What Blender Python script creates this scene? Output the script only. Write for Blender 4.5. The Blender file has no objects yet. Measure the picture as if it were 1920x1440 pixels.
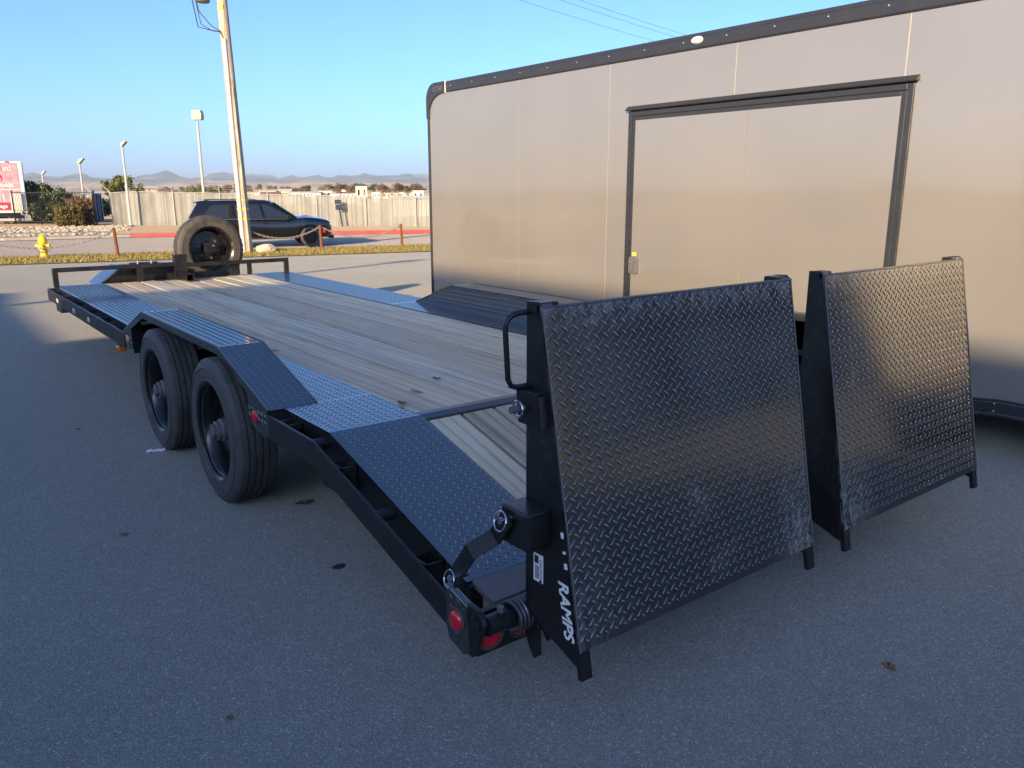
import bpy, bmesh, math, random
import numpy as np
from mathutils import Vector, Matrix
R = math.radians
random.seed(7); rng = np.random.default_rng(7)
SC = bpy.context.scene
COL = SC.collection

# ------------------------------------------------------------------ camera
CAMP = dict(f=1501.086, pitch=.238, roll=-.001, yaw=.657, c=(-1.321, -2.934, 1.601))
_y, _p, _r = CAMP['yaw'], CAMP['pitch'], CAMP['roll']
FW = np.array([math.sin(_y)*math.cos(_p), math.cos(_y)*math.cos(_p), -math.sin(_p)])
_rt = np.array([math.cos(_y), -math.sin(_y), 0.]); _up = np.cross(_rt, FW)
RT = math.cos(_r)*_rt + math.sin(_r)*_up
UP = math.cos(_r)*_up - math.sin(_r)*_rt
CC = np.array(CAMP['c'])
cam = bpy.data.cameras.new('camera'); camo = bpy.data.objects.new('camera', cam); COL.objects.link(camo)
cam.sensor_width = 36; cam.lens = 36*CAMP['f']/1920; cam.clip_start = .05; cam.clip_end = 30000
M = Matrix.Identity(4)
for i in range(3):
    M[i][0] = RT[i]; M[i][1] = UP[i]; M[i][2] = -FW[i]; M[i][3] = CC[i]
camo.matrix_world = M; SC.camera = camo

# ------------------------------------------------------------------ light
SUN_EL, SUN_AZ = R(15), R(60)          # light travels towards +X/+Y, 60 degrees from +Y
SDIR = Vector((math.sin(SUN_AZ)*math.cos(SUN_EL), math.cos(SUN_AZ)*math.cos(SUN_EL), -math.sin(SUN_EL)))
W = bpy.data.worlds.new('World'); SC.world = W; W.use_nodes = True
wn = W.node_tree.nodes; bg = wn['Background']
sky = wn.new('ShaderNodeTexSky'); sky.sky_type = 'NISHITA'; sky.sun_disc = False
sky.sun_elevation = SUN_EL; sky.sun_rotation = SUN_AZ + math.pi
sky.altitude = 400; sky.air_density = .65; sky.dust_density = 2.3; sky.ozone_density = 5.2
W.node_tree.links.new(sky.outputs[0], bg.inputs[0]); bg.inputs[1].default_value = .15
sun = bpy.data.lights.new('sun', 'SUN'); sun.energy = 4.6; sun.angle = R(.53); sun.color = (1, .72, .41)
suno = bpy.data.objects.new('sun', sun); COL.objects.link(suno)
suno.rotation_euler = SDIR.to_track_quat('-Z', 'Y').to_euler(); suno.location = (-30, -20, 20)
SC.view_settings.view_transform = 'Standard'; SC.view_settings.look = 'None'
SC.view_settings.gamma = 1; SC.view_settings.exposure = 1.2
try: SC.view_settings.use_curve_mapping = False
except Exception: pass

# ------------------------------------------------------------------ pixel helpers (photo pixels -> directions)
def ray(u, v): return FW + RT*(u-960)/CAMP['f'] - UP*(v-720)/CAMP['f']
def gz(u, v, z=0.): d = ray(u, v); return CC + d*(z-CC[2])/d[2]
def gx(u, v, X): d = ray(u, v); return CC + d*(X-CC[0])/d[0]
def gy(u, v, Y): d = ray(u, v); return CC + d*(Y-CC[1])/d[1]
def gd(u, v, D): return CC + ray(u, v)*D
ES = np.array([.968, -.25]); NS = np.array([.25, .968])       # along / across the street
def zt(t): return float(np.interp(t, [10, 22, 24, 60, 300, 1500, 9000], [0, -.42, -.5, -.6, -3.2, -7, -10]))
def gg(u, v):
    z = 0
    for i in range(60):
        P = gz(u, v, z); z = .5*z + .5*zt(P[:2] @ NS)
    return P
def st(s, t): return (ES[0]*s + NS[0]*t, ES[1]*s + NS[1]*t)

# ------------------------------------------------------------------ mesh builder
OFF = {}
class MB:
    def __init__(s): s.v = []; s.f = []
    def add(s, V, Fc):
        o = len(s.v); s.v += [tuple(float(c) for c in q) for q in V]; s.f += [tuple(i+o for i in q) for q in Fc]; return s
    def box(s, x0, x1, y0, y1, z0, z1):
        V = [(x, y, z) for z in (z0, z1) for y in (y0, y1) for x in (x0, x1)]
        return s.add(V, [(0, 2, 3, 1), (4, 5, 7, 6), (0, 1, 5, 4), (2, 6, 7, 3), (0, 4, 6, 2), (1, 3, 7, 5)])
    def obox(s, c, ax, half):                    # oriented box, ax = three unit vectors
        c = np.array(c, float); A = [np.array(a, float)*h for a, h in zip(ax, half)]
        V = [c + i*A[0] + j*A[1] + k*A[2] for k in (-1, 1) for j in (-1, 1) for i in (-1, 1)]
        return s.add(V, [(0, 2, 3, 1), (4, 5, 7, 6), (0, 1, 5, 4), (2, 6, 7, 3), (0, 4, 6, 2), (1, 3, 7, 5)])
    def bar(s, p0, p1, w, h, upv=(0, 0, 1)):     # box beam from p0 to p1
        p0 = np.array(p0, float); p1 = np.array(p1, float); d = p1-p0; L = np.linalg.norm(d); d /= L
        a = np.cross(d, upv)
        if np.linalg.norm(a) < 1e-4: a = np.cross(d, (1, 0, 0))
        a /= np.linalg.norm(a); b = np.cross(a, d)
        return s.obox((p0+p1)/2, (d, a, b), (L/2, w/2, h/2))
    def prism(s, poly, ax, a0, a1):              # polygon in the two other axes, extruded along ax
        def mk(p, a):
            return {'x': (a, p[0], p[1]), 'y': (p[0], a, p[1]), 'z': (p[0], p[1], a)}[ax]
        n = len(poly); V = [mk(p, a0) for p in poly] + [mk(p, a1) for p in poly]
        Fc = [tuple(range(n)), tuple(range(2*n-1, n-1, -1))] + [(i, i+n, (i+1) % n + n, (i+1) % n) for i in range(n)]
        return s.add(V, Fc)
    def tube(s, path, r, n=8, caps=True, closed=False):
        P = [np.array(p, float) for p in path]; m = len(P)
        rr = r if hasattr(r, '__len__') else [r]*m
        T = []
        for i in range(m):
            if closed: a, b = P[i-1], P[(i+1) % m]
            else: a, b = P[max(i-1, 0)], P[min(i+1, m-1)]
            d = b-a; T.append(d/(np.linalg.norm(d)+1e-12))
        ref = np.array([0, 0, 1.]) if abs(T[0][2]) < .9 else np.array([1., 0, 0])
        a = np.cross(T[0], ref); a /= np.linalg.norm(a); V = []
        for i in range(m):
            a = a - T[i]*(a @ T[i]); a /= np.linalg.norm(a); b = np.cross(T[i], a)
            for k in range(n):
                w = 2*math.pi*k/n; V.append(P[i] + rr[i]*(math.cos(w)*a + math.sin(w)*b))
        Fc = []
        for i in range(m if closed else m-1):
            j = (i+1) % m
            for k in range(n): Fc.append((i*n+k, i*n+(k+1) % n, j*n+(k+1) % n, j*n+k))
        if caps and not closed: Fc += [tuple(range(n-1, -1, -1)), tuple(range((m-1)*n, m*n))]
        return s.add(V, Fc)
    def cyl(s, p0, p1, r0, r1=None, n=12): return s.tube([p0, p1], [r0, r0 if r1 is None else r1], n)
    def lathe(s, prof, c, ax, n=32, closed=False):       # prof: (radius, along-axis)
        V = []; m = len(prof); c = np.array(c, float)
        B = {'x': ((0, 1, 0), (0, 0, 1), (1, 0, 0)), 'y': ((0, 0, 1), (1, 0, 0), (0, 1, 0)), 'z': ((1, 0, 0), (0, 1, 0), (0, 0, 1))}[ax]
        B = [np.array(b, float) for b in B]
        for r, a in prof:
            for k in range(n):
                w = 2*math.pi*k/n; V.append(c + r*math.cos(w)*B[0] + r*math.sin(w)*B[1] + a*B[2])
        Fc = []
        for i in range(m if closed else m-1):
            j = (i+1) % m
            for k in range(n): Fc.append((i*n+k, i*n+(k+1) % n, j*n+(k+1) % n, j*n+k))
        return s.add(V, Fc)
    def mesh(s, name, off=(0, 0, 0), smooth=False, angle=35, recalc=True):
        me = bpy.data.meshes.new(name)
        o = off; me.from_pydata([(x-o[0], y-o[1], z-o[2]) for x, y, z in s.v], [], s.f)
        if recalc:
            bm = bmesh.new(); bm.from_mesh(me); bmesh.ops.recalc_face_normals(bm, faces=bm.faces); bm.to_mesh(me); bm.free()
        if smooth:
            me.polygons.foreach_set('use_smooth', [True]*len(me.polygons)); me.set_sharp_from_angle(angle=R(angle))
        return me
    def build(s, name, mat, parent=None, smooth=False, bevel=0, kind=None, angle=35, recalc=True, label=None):
        off = OFF.get(root_of(parent), (0, 0, 0)) if parent else (0, 0, 0)
        me = s.mesh(name, off, smooth, angle, recalc)
        o = obj(name, me, mat, parent, kind)
        if bevel:
            b = o.modifiers.new('bevel', 'BEVEL'); b.width = bevel; b.segments = 2; b.limit_method = 'ANGLE'; b.angle_limit = R(40)
        if label: o['label'] = label
        return o
def root_of(o):
    while o.parent: o = o.parent
    return o
def obj(name, me, mat, parent=None, kind=None):
    o = bpy.data.objects.new(name, me); COL.objects.link(o)
    if mat is not None and not me.materials: me.materials.append(mat)
    if parent: o.parent = parent
    if kind: o['kind'] = kind
    return o
def thing(name, label, cat, loc=(0, 0, 0), rotz=0, group=None, local=False):
    o = bpy.data.objects.new(name, None); COL.objects.link(o); o.empty_display_size = .2
    o.location = loc; o.rotation_euler = (0, 0, rotz); o['label'] = label; o['category'] = cat
    if group: o['group'] = group
    OFF[o] = (0, 0, 0) if local else tuple(loc)
    return o
def tag(o, label, cat, group=None):
    o['label'] = label; o['category'] = cat
    if group: o['group'] = group
    return o
def struct(o): o['kind'] = 'structure'; return o
def copy_tree(o, parent=None):
    c = o.copy(); COL.objects.link(c); c.parent = parent
    for ch in list(o.children): copy_tree(ch, c)
    return c

# ------------------------------------------------------------------ materials
def lin(h):
    h = h.lstrip('#'); c = [int(h[i:i+2], 16)/255 for i in (0, 2, 4)]
    return tuple(x/12.92 if x <= .04045 else ((x+.055)/1.055)**2.4 for x in c) + (1,)
class MT:
    def __init__(s, name, base=(.5, .5, .5), rough=.5, metal=0, spec=.5, coat=0, coat_r=.05):
        s.m = bpy.data.materials.new(name); s.m.use_nodes = True; s.nt = s.m.node_tree; s.b = s.nt.nodes['Principled BSDF']
        s.set('Base Color', tuple(base)[:3] + (1,)); s.set('Roughness', rough); s.set('Metallic', metal)
        s.set('Specular IOR Level', spec); s.set('Coat Weight', coat); s.set('Coat Roughness', coat_r)
        s._co = None
    def set(s, k, v): s.b.inputs[k].default_value = v
    def n(s, t, **kw):
        q = s.nt.nodes.new(t)
        for k, v in kw.items(): setattr(q, k, v)
        return q
    def l(s, a, b): s.nt.links.new(a, b)
    def co(s, scale=(1, 1, 1), rnd=False, space='Object'):
        tc = s.n('ShaderNodeTexCoord'); mp = s.n('ShaderNodeMapping'); mp.inputs['Scale'].default_value = scale
        src = tc.outputs[space]
        if rnd:
            oi = s.n('ShaderNodeObjectInfo'); mu = s.n('ShaderNodeMath', operation='MULTIPLY'); mu.inputs[1].default_value = 57.3
            s.l(oi.outputs['Random'], mu.inputs[0]); cx = s.n('ShaderNodeCombineXYZ')
            for i in range(3): s.l(mu.outputs[0], cx.inputs[i])
            ad = s.n('ShaderNodeVectorMath', operation='ADD'); s.l(src, ad.inputs[0]); s.l(cx.outputs[0], ad.inputs[1]); src = ad.outputs[0]
        s.l(src, mp.inputs[0]); return mp.outputs[0]
    def noise(s, co, scale, detail=4, rough=.55, dist=0):
        q = s.n('ShaderNodeTexNoise'); q.inputs['Scale'].default_value = scale; q.inputs['Detail'].default_value = detail
        q.inputs['Roughness'].default_value = rough; q.inputs['Distortion'].default_value = dist; s.l(co, q.inputs['Vector']); return q.outputs['Fac']
    def voro(s, co, scale, out='Color', feature='F1'):
        q = s.n('ShaderNodeTexVoronoi', feature=feature); q.inputs['Scale'].default_value = scale; s.l(co, q.inputs['Vector']); return q.outputs[out]
    def ramp(s, fac, stops):
        q = s.n('ShaderNodeValToRGB'); e = q.color_ramp.elements
        while len(e) < len(stops): e.new(.5)
        for i, (p, c) in enumerate(stops):
            e[i].position = p; e[i].color = (c, c, c, 1) if not hasattr(c, '__len__') else tuple(c)[:3] + (1,)
        s.l(fac, q.inputs[0]); return q.outputs['Color']
    def mix(s, fac, a, b, mode='MIX'):
        q = s.n('ShaderNodeMix', data_type='RGBA', blend_type=mode)
        for sock, val in ((q.inputs[0], fac), (q.inputs[6], a), (q.inputs[7], b)):
            if hasattr(val, 'is_output'): s.l(val, sock)
            elif hasattr(val, '__len__'): sock.default_value = tuple(val)[:3] + (1,)
            else: sock.default_value = val
        return q.outputs[2]
    def math(s, op, a, b=None, clamp=False):
        q = s.n('ShaderNodeMath', operation=op, use_clamp=clamp)
        for i, val in enumerate((a, b)):
            if val is None: continue
            if hasattr(val, 'is_output'): s.l(val, q.inputs[i])
            else: q.inputs[i].default_value = val
        return q.outputs[0]
    def sep(s, co):
        q = s.n('ShaderNodeSeparateXYZ'); s.l(co, q.inputs[0]); return q.outputs
    def col(s, c): s.l(c, s.b.inputs['Base Color']); return s
    def rgh(s, c): s.l(c, s.b.inputs['Roughness']); return s
    def bump(s, h, strength=.3, dist=.01):
        q = s.n('ShaderNodeBump'); q.inputs['Strength'].default_value = strength; q.inputs['Distance'].default_value = dist
        s.l(h, q.inputs['Height']); s.l(q.outputs[0], s.b.inputs['Normal']); return s

def asphalt(name, a, b, c):
    m = MT(name, rough=.85, spec=.2); m.set('Diffuse Roughness', 1); co = m.co(space='Object')
    big = m.noise(co, .35, 5, .6); mid = m.noise(co, 9, 5, .65)
    cell = m.voro(co, 205, 'Color'); g = m.n('ShaderNodeSeparateColor'); m.l(cell, g.inputs[0])
    base = m.mix(m.ramp(big, [(.3, 0), (.7, 1)]), a, b)
    base = m.mix(m.ramp(mid, [(.3, 0), (.72, .35)]), base, c)
    spk = m.ramp(g.outputs[0], [(0, .72), (.5, .96), (.86, 1.12), (.965, 1.35), (1, 2.0)])
    base = m.mix(1, base, spk, 'MULTIPLY'); m.col(base)
    d = m.voro(co, 205, 'Distance'); fine = m.noise(co, 420, 2)
    m.bump(m.math('ADD', m.math('MULTIPLY', d, -.9), m.math('MULTIPLY', fine, .6)), .6, .005)
    m.rgh(m.ramp(mid, [(.2, .72), (.8, .92)]))
    return m.m
M_LOT = asphalt('asphalt_lot', (.218, .221, .203), (.252, .254, .232), (.192, .197, .184))
M_ROAD = asphalt('asphalt_road', (.23, .21, .19), (.27, .248, .224), (.20, .185, .166))

def concrete(name, c):
    m = MT(name, c, .85); co = m.co(); k = m.noise(co, 3, 6, .65); f = m.noise(co, 60, 3)
    m.col(m.mix(m.ramp(k, [(.3, .75), (.7, 1.1)]), (0, 0, 0), c) if False else m.mix(1, c, m.ramp(k, [(.3, .72), (.7, 1.1)]), 'MULTIPLY'))
    m.bump(f, .2, .004); return m.m
M_CONC = concrete('concrete', (.36, .33, .29)); M_RED = concrete('red_kerb_paint', (.42, .075, .07))
def earth(name, a, b, sc=4):
    m = MT(name, a, .95, spec=.2); m.set('Diffuse Roughness', 1); co = m.co(); k = m.noise(co, sc, 8, .7); f = m.noise(co, sc*12, 4)
    m.col(m.mix(m.ramp(m.math('ADD', m.math('MULTIPLY', k, .7), m.math('MULTIPLY', f, .3)), [(.35, 0), (.65, 1)]), a, b)); m.bump(f, .6, .03); return m.m
M_DIRT = earth('bare_dirt', (.25, .185, .12), (.36, .28, .19)); M_VERGE = earth('verge_soil', (.16, .125, .05), (.26, .20, .085), 6)
M_FIELD = earth('dry_field', (.20, .17, .09), (.31, .25, .14), .03); M_STONE = earth('pale_stone', (.30, .25, .18), (.50, .44, .34), 5)
M_BOULDER = earth('boulder_stone', (.34, .27, .17), (.62, .55, .42), 3)

def paint(name, base, rough=.32, dirt=.5, spec=.5, coat=0):
    m = MT(name, base, rough, spec=spec, coat=coat); co = m.co(); k = m.noise(co, 6, 6, .65); f = m.noise(co, 70, 3)
    m.rgh(m.ramp(k, [(.25, max(rough-.10, .04)), (.75, rough+.16)]))
    dust = m.ramp(m.math('MULTIPLY', k, f), [(.26, 0), (.42, dirt*.5)])
    m.col(m.mix(dust, base, (.09, .085, .075))); m.bump(f, .05, .002); return m
M_BLK = paint('black_powder_coat', (.010, .010, .011), .30).m
M_FRAME = paint('black_frame_paint', (.009, .009, .010), .38).m
M_TREAD = paint('black_tread_plate', (.011, .012, .013), .17, .2, spec=.9); M_TREAD.set('IOR', 2.0); M_TREAD.rgh(M_TREAD.ramp(M_TREAD.noise(M_TREAD.co(), 5, 5, .6), [(.3, .05), (.75, .14)])); M_TREAD = M_TREAD.m
# ramp plate: same paint, worn to pale scuffs along the top edge and near the bottom corners
def ramp_paint(name, seed, right_heavy):
    m = MT(name, (.011, .0115, .012), .3, spec=.8); m.set('IOR', 1.95); tc = m.n('ShaderNodeTexCoord')
    sp = m.n('ShaderNodeSeparateXYZ'); m.l(tc.outputs['Generated'], sp.inputs[0])
    co = m.co((1, 1, .35)); co2 = m.co()
    stre = m.noise(co, 38 + seed, 6, .75, .5); blot = m.noise(co2, 4.2 + seed*.3, 4, .6)
    x, z = sp.outputs[0], sp.outputs[2]
    top = m.ramp(z, [(.90, 0), (.985, 1)])
    low = m.ramp(z, [(.02, 1), (.42, 0)])
    bl = m.ramp(x, [(.78, 0), (.93, 1)]) if right_heavy else m.ramp(x, [(.04, 1), (.24, 0)])
    bl2 = m.ramp(x, [(.02, .55), (.16, 0)]) if right_heavy else m.ramp(x, [(.9, 0), (1, .3)])
    mask = m.math('ADD', m.math('MULTIPLY', top, .5), m.math('MULTIPLY', low, m.math('ADD', bl, bl2)))
    mask = m.math('ADD', mask, m.ramp(blot, [(.60, 0), (.78, .55)]))
    sc = m.ramp(stre, [(.42, 0), (.66, 1)])
    wear = m.math('MULTIPLY', mask, sc, True)
    m.col(m.mix(m.math('MULTIPLY', wear, .55), (.011, .0115, .012), (.42, .40, .37)))
    m.rgh(m.math('ADD', m.math('MULTIPLY', wear, .35), m.ramp(blot, [(.3, .10), (.7, .18)]))); m.bump(stre, .04, .002); return m.m
M_RAMP1 = ramp_paint('ramp_plate_scuffed', 0, True); M_RAMP2 = ramp_paint('ramp_plate_scuffed_edge', 3, False)

def wood():
    m = MT('weathered_deck_wood', rough=.62, spec=.35)
    cg = m.co((6.5, .32, 9), True); cf = m.co((22, .6, 20), True); cw = m.co((5.2, .34, 3), True)
    grain = m.noise(cg, 1.5, 7, .72, .6); fine = m.noise(cf, 1.4, 4, .65)
    wv = m.n('ShaderNodeTexWave', wave_type='RINGS', rings_direction='SPHERICAL'); wv.inputs['Scale'].default_value = 1.15
    wv.inputs['Distortion'].default_value = 5.5; wv.inputs['Detail'].default_value = 4; wv.inputs['Detail Scale'].default_value = .7
    m.l(cw, wv.inputs['Vector']); ring = wv.outputs['Fac']
    patch = m.noise(m.co((2.0, .55, 1), True), 1.5, 5, .6)
    oi = m.n('ShaderNodeObjectInfo')
    tint = m.ramp(oi.outputs['Random'], [(0, (.46, .41, .29)), (.2, (.70, .66, .47)), (.4, (.45, .39, .30)), (.6, (.64, .64, .48)), (.8, (.54, .44, .30)), (1, (.74, .65, .44))])
    c = m.mix(m.ramp(patch, [(.40, 0), (.70, .5)]), tint, (.40, .35, .29))
    c = m.mix(m.ramp(m.noise(m.co((3, .5, 1), True), 1.9, 3, .5), [(.60, 0), (.74, .55)]), c, (.52, .36, .20))
    c = m.mix(m.ramp(ring, [(.0, .42), (.22, 0)]), c, (.20, .165, .12))
    c = m.mix(m.ramp(grain, [(.32, .7), (.48, 0)]), c, (.17, .145, .115))
    c = m.mix(m.ramp(grain, [(.56, 0), (.74, .55)]), c, (.66, .65, .58))
    c = m.mix(m.ramp(fine, [(.34, .35), (.46, 0)]), c, (.24, .21, .17))
    kn = m.n('ShaderNodeTexVoronoi'); kn.inputs['Scale'].default_value = 1.0; m.l(m.co((4, 1.25, 1), True), kn.inputs['Vector'])
    c = m.mix(m.ramp(kn.outputs['Distance'], [(.04, .85), (.10, 0)]), c, (.11, .06, .035))
    st_ = m.noise(m.co((1.5, .6, 1), True), 1.1, 6, .75); c = m.mix(m.ramp(st_, [(.65, 0), (.76, .75)]), c, (.07, .062, .055))
    m.col(c); m.bump(m.math('ADD', grain, m.math('MULTIPLY', fine, .5)), .4, .004); return m.m
M_WOOD = wood()
def rubber(name, c, dust):
    m = MT(name, c, .62, spec=.35); co = m.co(); k = m.noise(co, 14, 5, .6)
    m.col(m.mix(m.ramp(k, [(.3, 0), (.75, 1)]), c, dust)); m.rgh(m.ramp(k, [(.3, .5), (.7, .72)])); m.bump(m.noise(co, 60, 3), .08, .003); return m.m
M_TYRE = rubber('tyre_rubber', (.040, .040, .041), (.088, .087, .085)); M_SPARE = rubber('dusty_tyre_rubber', (.040, .037, .033), (.095, .087, .074))
M_RIM = paint('black_rim_paint', (.008, .008, .009), .22).m
M_CHROME = MT('chrome', (.75, .75, .76), .12, 1).m; M_STEEL = paint('worn_grey_steel', (.11, .11, .115), .42, .6).m
M_BARE = MT('scraped_blue_steel', (.10, .10, .115), .36, .55).m
def lens(name, c, e=0):
    m = MT(name, c, .22, coat=.6); co = m.co(); v = m.voro(co, 170, 'Distance'); m.bump(v, .4, .002); return m.m
M_REDL = lens('red_lens', (.60, .006, .016)); M_AMB = lens('amber_lens', (.65, .16, .02)); M_CLEARL = lens('clear_lens', (.75, .74, .70))
M_GROM = MT('grey_rubber_grommet', (.05, .05, .052), .6).m
M_WHITE = MT('white_decal', (.78, .78, .78), .5).m; M_DECALK = MT('black_decal', (.02, .02, .02), .5).m
M_YELST = MT('yellow_sticker', (.80, .62, .02), .5).m
def wall():
    m = MT('pewter_wall_metal', (.30, .30, .29), .3, .25, coat=1, coat_r=.05); co = m.co(); k = m.noise(co, .8, 4, .5); f = m.noise(co, 260, 2)
    m.col(m.mix(m.ramp(k, [(.35, 0), (.65, 1)]), (.245, .232, .205), (.27, .253, .22)))
    m.rgh(m.ramp(f, [(.3, .27), (.7, .40)]))
    w = m.noise(m.co((1, .55, 1.1)), 1.3, 2, .4); m.bump(w, .06, .06)
    q = m.n('ShaderNodeBump'); q.inputs['Strength'].default_value = .05; q.inputs['Distance'].default_value = .06; m.l(w, q.inputs['Height']); m.l(q.outputs[0], m.b.inputs['Coat Normal']); m.set('Coat IOR', 1.9)
    return m.m
M_WALL = wall(); M_SEAL = MT('pale_joint_sealant', (.46, .43, .37), .5).m
M_TRIM = paint('black_trim_rail', (.028, .030, .034), .28, .3).m
M_YEL = paint('yellow_hydrant_paint', (.78, .50, .008), .42, .3).m
M_RUST = earth('rusty_iron', (.14, .055, .025), (.26, .11, .055), 20)
def polewood():
    m = MT('utility_pole_wood', rough=.9); g = m.noise(m.co((9, 9, .5)), 2.5, 6, .7); k = m.noise(m.co(), 3, 4)
    m.col(m.mix(m.ramp(g, [(.35, 0), (.62, 1)]), (.22, .16, .105), (.55, .47, .35))); m.bump(g, .6, .02); return m.m
M_POLE = polewood(); M_PVC = paint('pale_conduit', (.62, .58, .50), .5, .4).m
M_LAMPPOLE = paint('galvanised_grey', (.40, .385, .36), .5, .4).m; M_LAMPTAN = paint('tan_lamp_housing', (.50, .40, .26), .5, .3).m
M_CAR = MT('black_car_paint', (.006, .0065, .008), .18, spec=.5, coat=1, coat_r=.03).m
M_GLASS = MT('dark_car_glass', (.012, .016, .018), .05, spec=.8, coat=.4).m
M_PLAST = MT('black_plastic', (.015, .015, .015), .5).m
M_WIRE = MT('black_cable', (.012, .012, .012), .6).m; M_ROPE = MT('pale_chain', (.28, .26, .225), .55, .2).m
def slat():
    m = MT('fence_slat_plastic', (.44, .42, .34), .55); co = m.co(); k = m.noise(co, .6, 5, .6); d = m.noise(m.co((1, 1, .2)), 9, 4)
    c = m.mix(m.ramp(k, [(.4, 0), (.6, 1)]), (.16, .163, .15), (.215, .22, .195)); c = m.mix(m.ramp(d, [(.5, 0), (.75, .5)]), c, (.28, .285, .245)); gm = m.n('ShaderNodeNewGeometry'); c = m.mix(1, c, m.ramp(gm.outputs['Random Per Island'], [(0, .62), (.5, .95), (1, 1.2)]), 'MULTIPLY'); m.col(c); return m.m
M_SLAT = slat(); M_FPOST = paint('fence_galv_post', (.33, .32, .29), .55, .4).m; M_IRON = MT('black_iron_fence', (.010, .011, .014), .5).m
def leafm(name, a, b, c=None):
    m = MT(name, a, .6, spec=.3); oi = m.n('ShaderNodeNewGeometry'); r = oi.outputs['Random Per Island']
    m.col(m.ramp(r, [(0, a), (.55, b), (1, c or b)])); m.set('Subsurface Weight', 0)
    return m.m
M_LFDK = leafm('dark_green_leaves', (.02, .036, .013), (.05, .075, .022), (.13, .145, .04))
M_LFYG = leafm('olive_leaves', (.06, .068, .018), (.12, .128, .032), (.19, .185, .05))
M_LFBR = leafm('brown_bush_leaves', (.085, .048, .022), (.15, .088, .042), (.20, .125, .06))
M_LFBG = leafm('green_brown_bush_leaves', (.05, .055, .014), (.11, .095, .03), (.17, .12, .045))
M_LFFAR = leafm('autumn_tree_leaves', (.085, .052, .022), (.13, .082, .036), (.17, .11, .05)); M_LFFG = leafm('far_green_leaves', (.028, .036, .014), (.05, .06, .02))
M_GRASSB = leafm('winter_grass', (.17, .13, .035), (.30, .235, .075), (.20, .19, .05))
M_DRYLEAF = leafm('dry_leaf', (.10, .055, .025), (.16, .09, .045)); M_BARK = earth('bark', (.05, .035, .022), (.10, .075, .05), 8)

# ================================================================== SETTING
def sheet(name, t_list, s_list, mat, zoff=0., edge=None):
    m = MB(); ns = len(s_list)
    for t in t_list:
        for s_ in s_list:
            x, y = st(s_, t); m.v.append((x, y, zt(t)+zoff))
    for i in range(len(t_list)-1):
        for j in range(ns-1): m.f.append((i*ns+j, i*ns+j+1, (i+1)*ns+j+1, (i+1)*ns+j))
    return struct(m.build(name, mat, smooth=True, recalc=False))
SL = list(range(-70, 91, 10))
# wide country ground reaching the horizon
g = MB(); TT = [-9000, -3000, -600, -120, -60, 60, 120, 300, 700, 1500, 3000, 9000]; SS = [-9000, -3000, -900, -300, -100, 0, 100, 300, 900, 3000, 9000]
for t in TT:
    for s_ in SS: x, y = st(s_, t); g.v.append((x, y, zt(t)-.30 if t < 100 else zt(t)))
for i in range(len(TT)-1):
    for j in range(len(SS)-1): k = i*len(SS)+j; g.f.append((k, k+1, k+1+len(SS), k+len(SS)))
struct(g.build('ground', M_FIELD, smooth=True, recalc=False))
struct(sheet('parking_lot', [-60, -30, -10, 0, 6, 9, 10, 12, 14, 16, 18, 20, 22, 23.85], SL, M_LOT))
sheet('grass_verge', [23.85, 24.5, 26, 27.25], SL, M_VERGE, .02)
def kerb(name, pts, w, h, zb, mat):
    m = MB()
    for (s0, t0), (s1, t1) in zip(pts[:-1], pts[1:]):
        a = np.array(st(s0, t0)); b = np.array(st(s1, t1)); d = (b-a)/np.linalg.norm(b-a); nn = np.array([-d[1], d[0]])
        P = [a, b, b+nn*w, a+nn*w]; V = [(q[0], q[1], zb) for q in P] + [(q[0], q[1], zb+h) for q in P]
        m.add(V, [(0, 1, 2, 3), (7, 6, 5, 4), (0, 4, 5, 1), (1, 5, 6, 2), (2, 6, 7, 3), (3, 7, 4, 0)])
    return struct(m.build(name, mat, bevel=.015))
kerb('near_kerb', [(-70, 27.25), (90, 27.25)], .38, .06, -.54, M_CONC)
sheet('road', [27.55, 30, 34, 38, 43], SL, M_ROAD, -.045)
FK = [(-70, 38.2), (-7, 38.5), (-2, 39.4)]; FR = [(-2, 39.4), (5, 38.2), (12.5, 36.8), (40, 31.5), (90, 22)]
kerb('far_kerb', FK, .30, .13, -.57, M_CONC)
kerb('red_kerb', FR, .32, .17, -.57, M_RED)
m = MB(); fp = FK + FR[1:]
for (s0, t0) in fp:
    for dt in (.28, 1.6, 26):
        x, y = st(s0, t0+dt); m.v.append((x, y, -.43 if dt < 2 else -.5))
for i in range(len(fp)-1):
    for j in range(2): m.f.append((i*3+j, (i+1)*3+j, (i+1)*3+j+1, i*3+j+1))
struct(m.build('roadside_dirt', M_DIRT, recalc=False))
# concrete pavement strip on the far side left of the fence
m = MB()
for s_ in (-40, -2.8):
    for t in (40.9, 42.9): x, y = st(s_, t); m.v.append((x, y, -.415))
m.f.append((0, 2, 3, 1)); struct(m.build('pavement', M_CONC, recalc=False))

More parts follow.
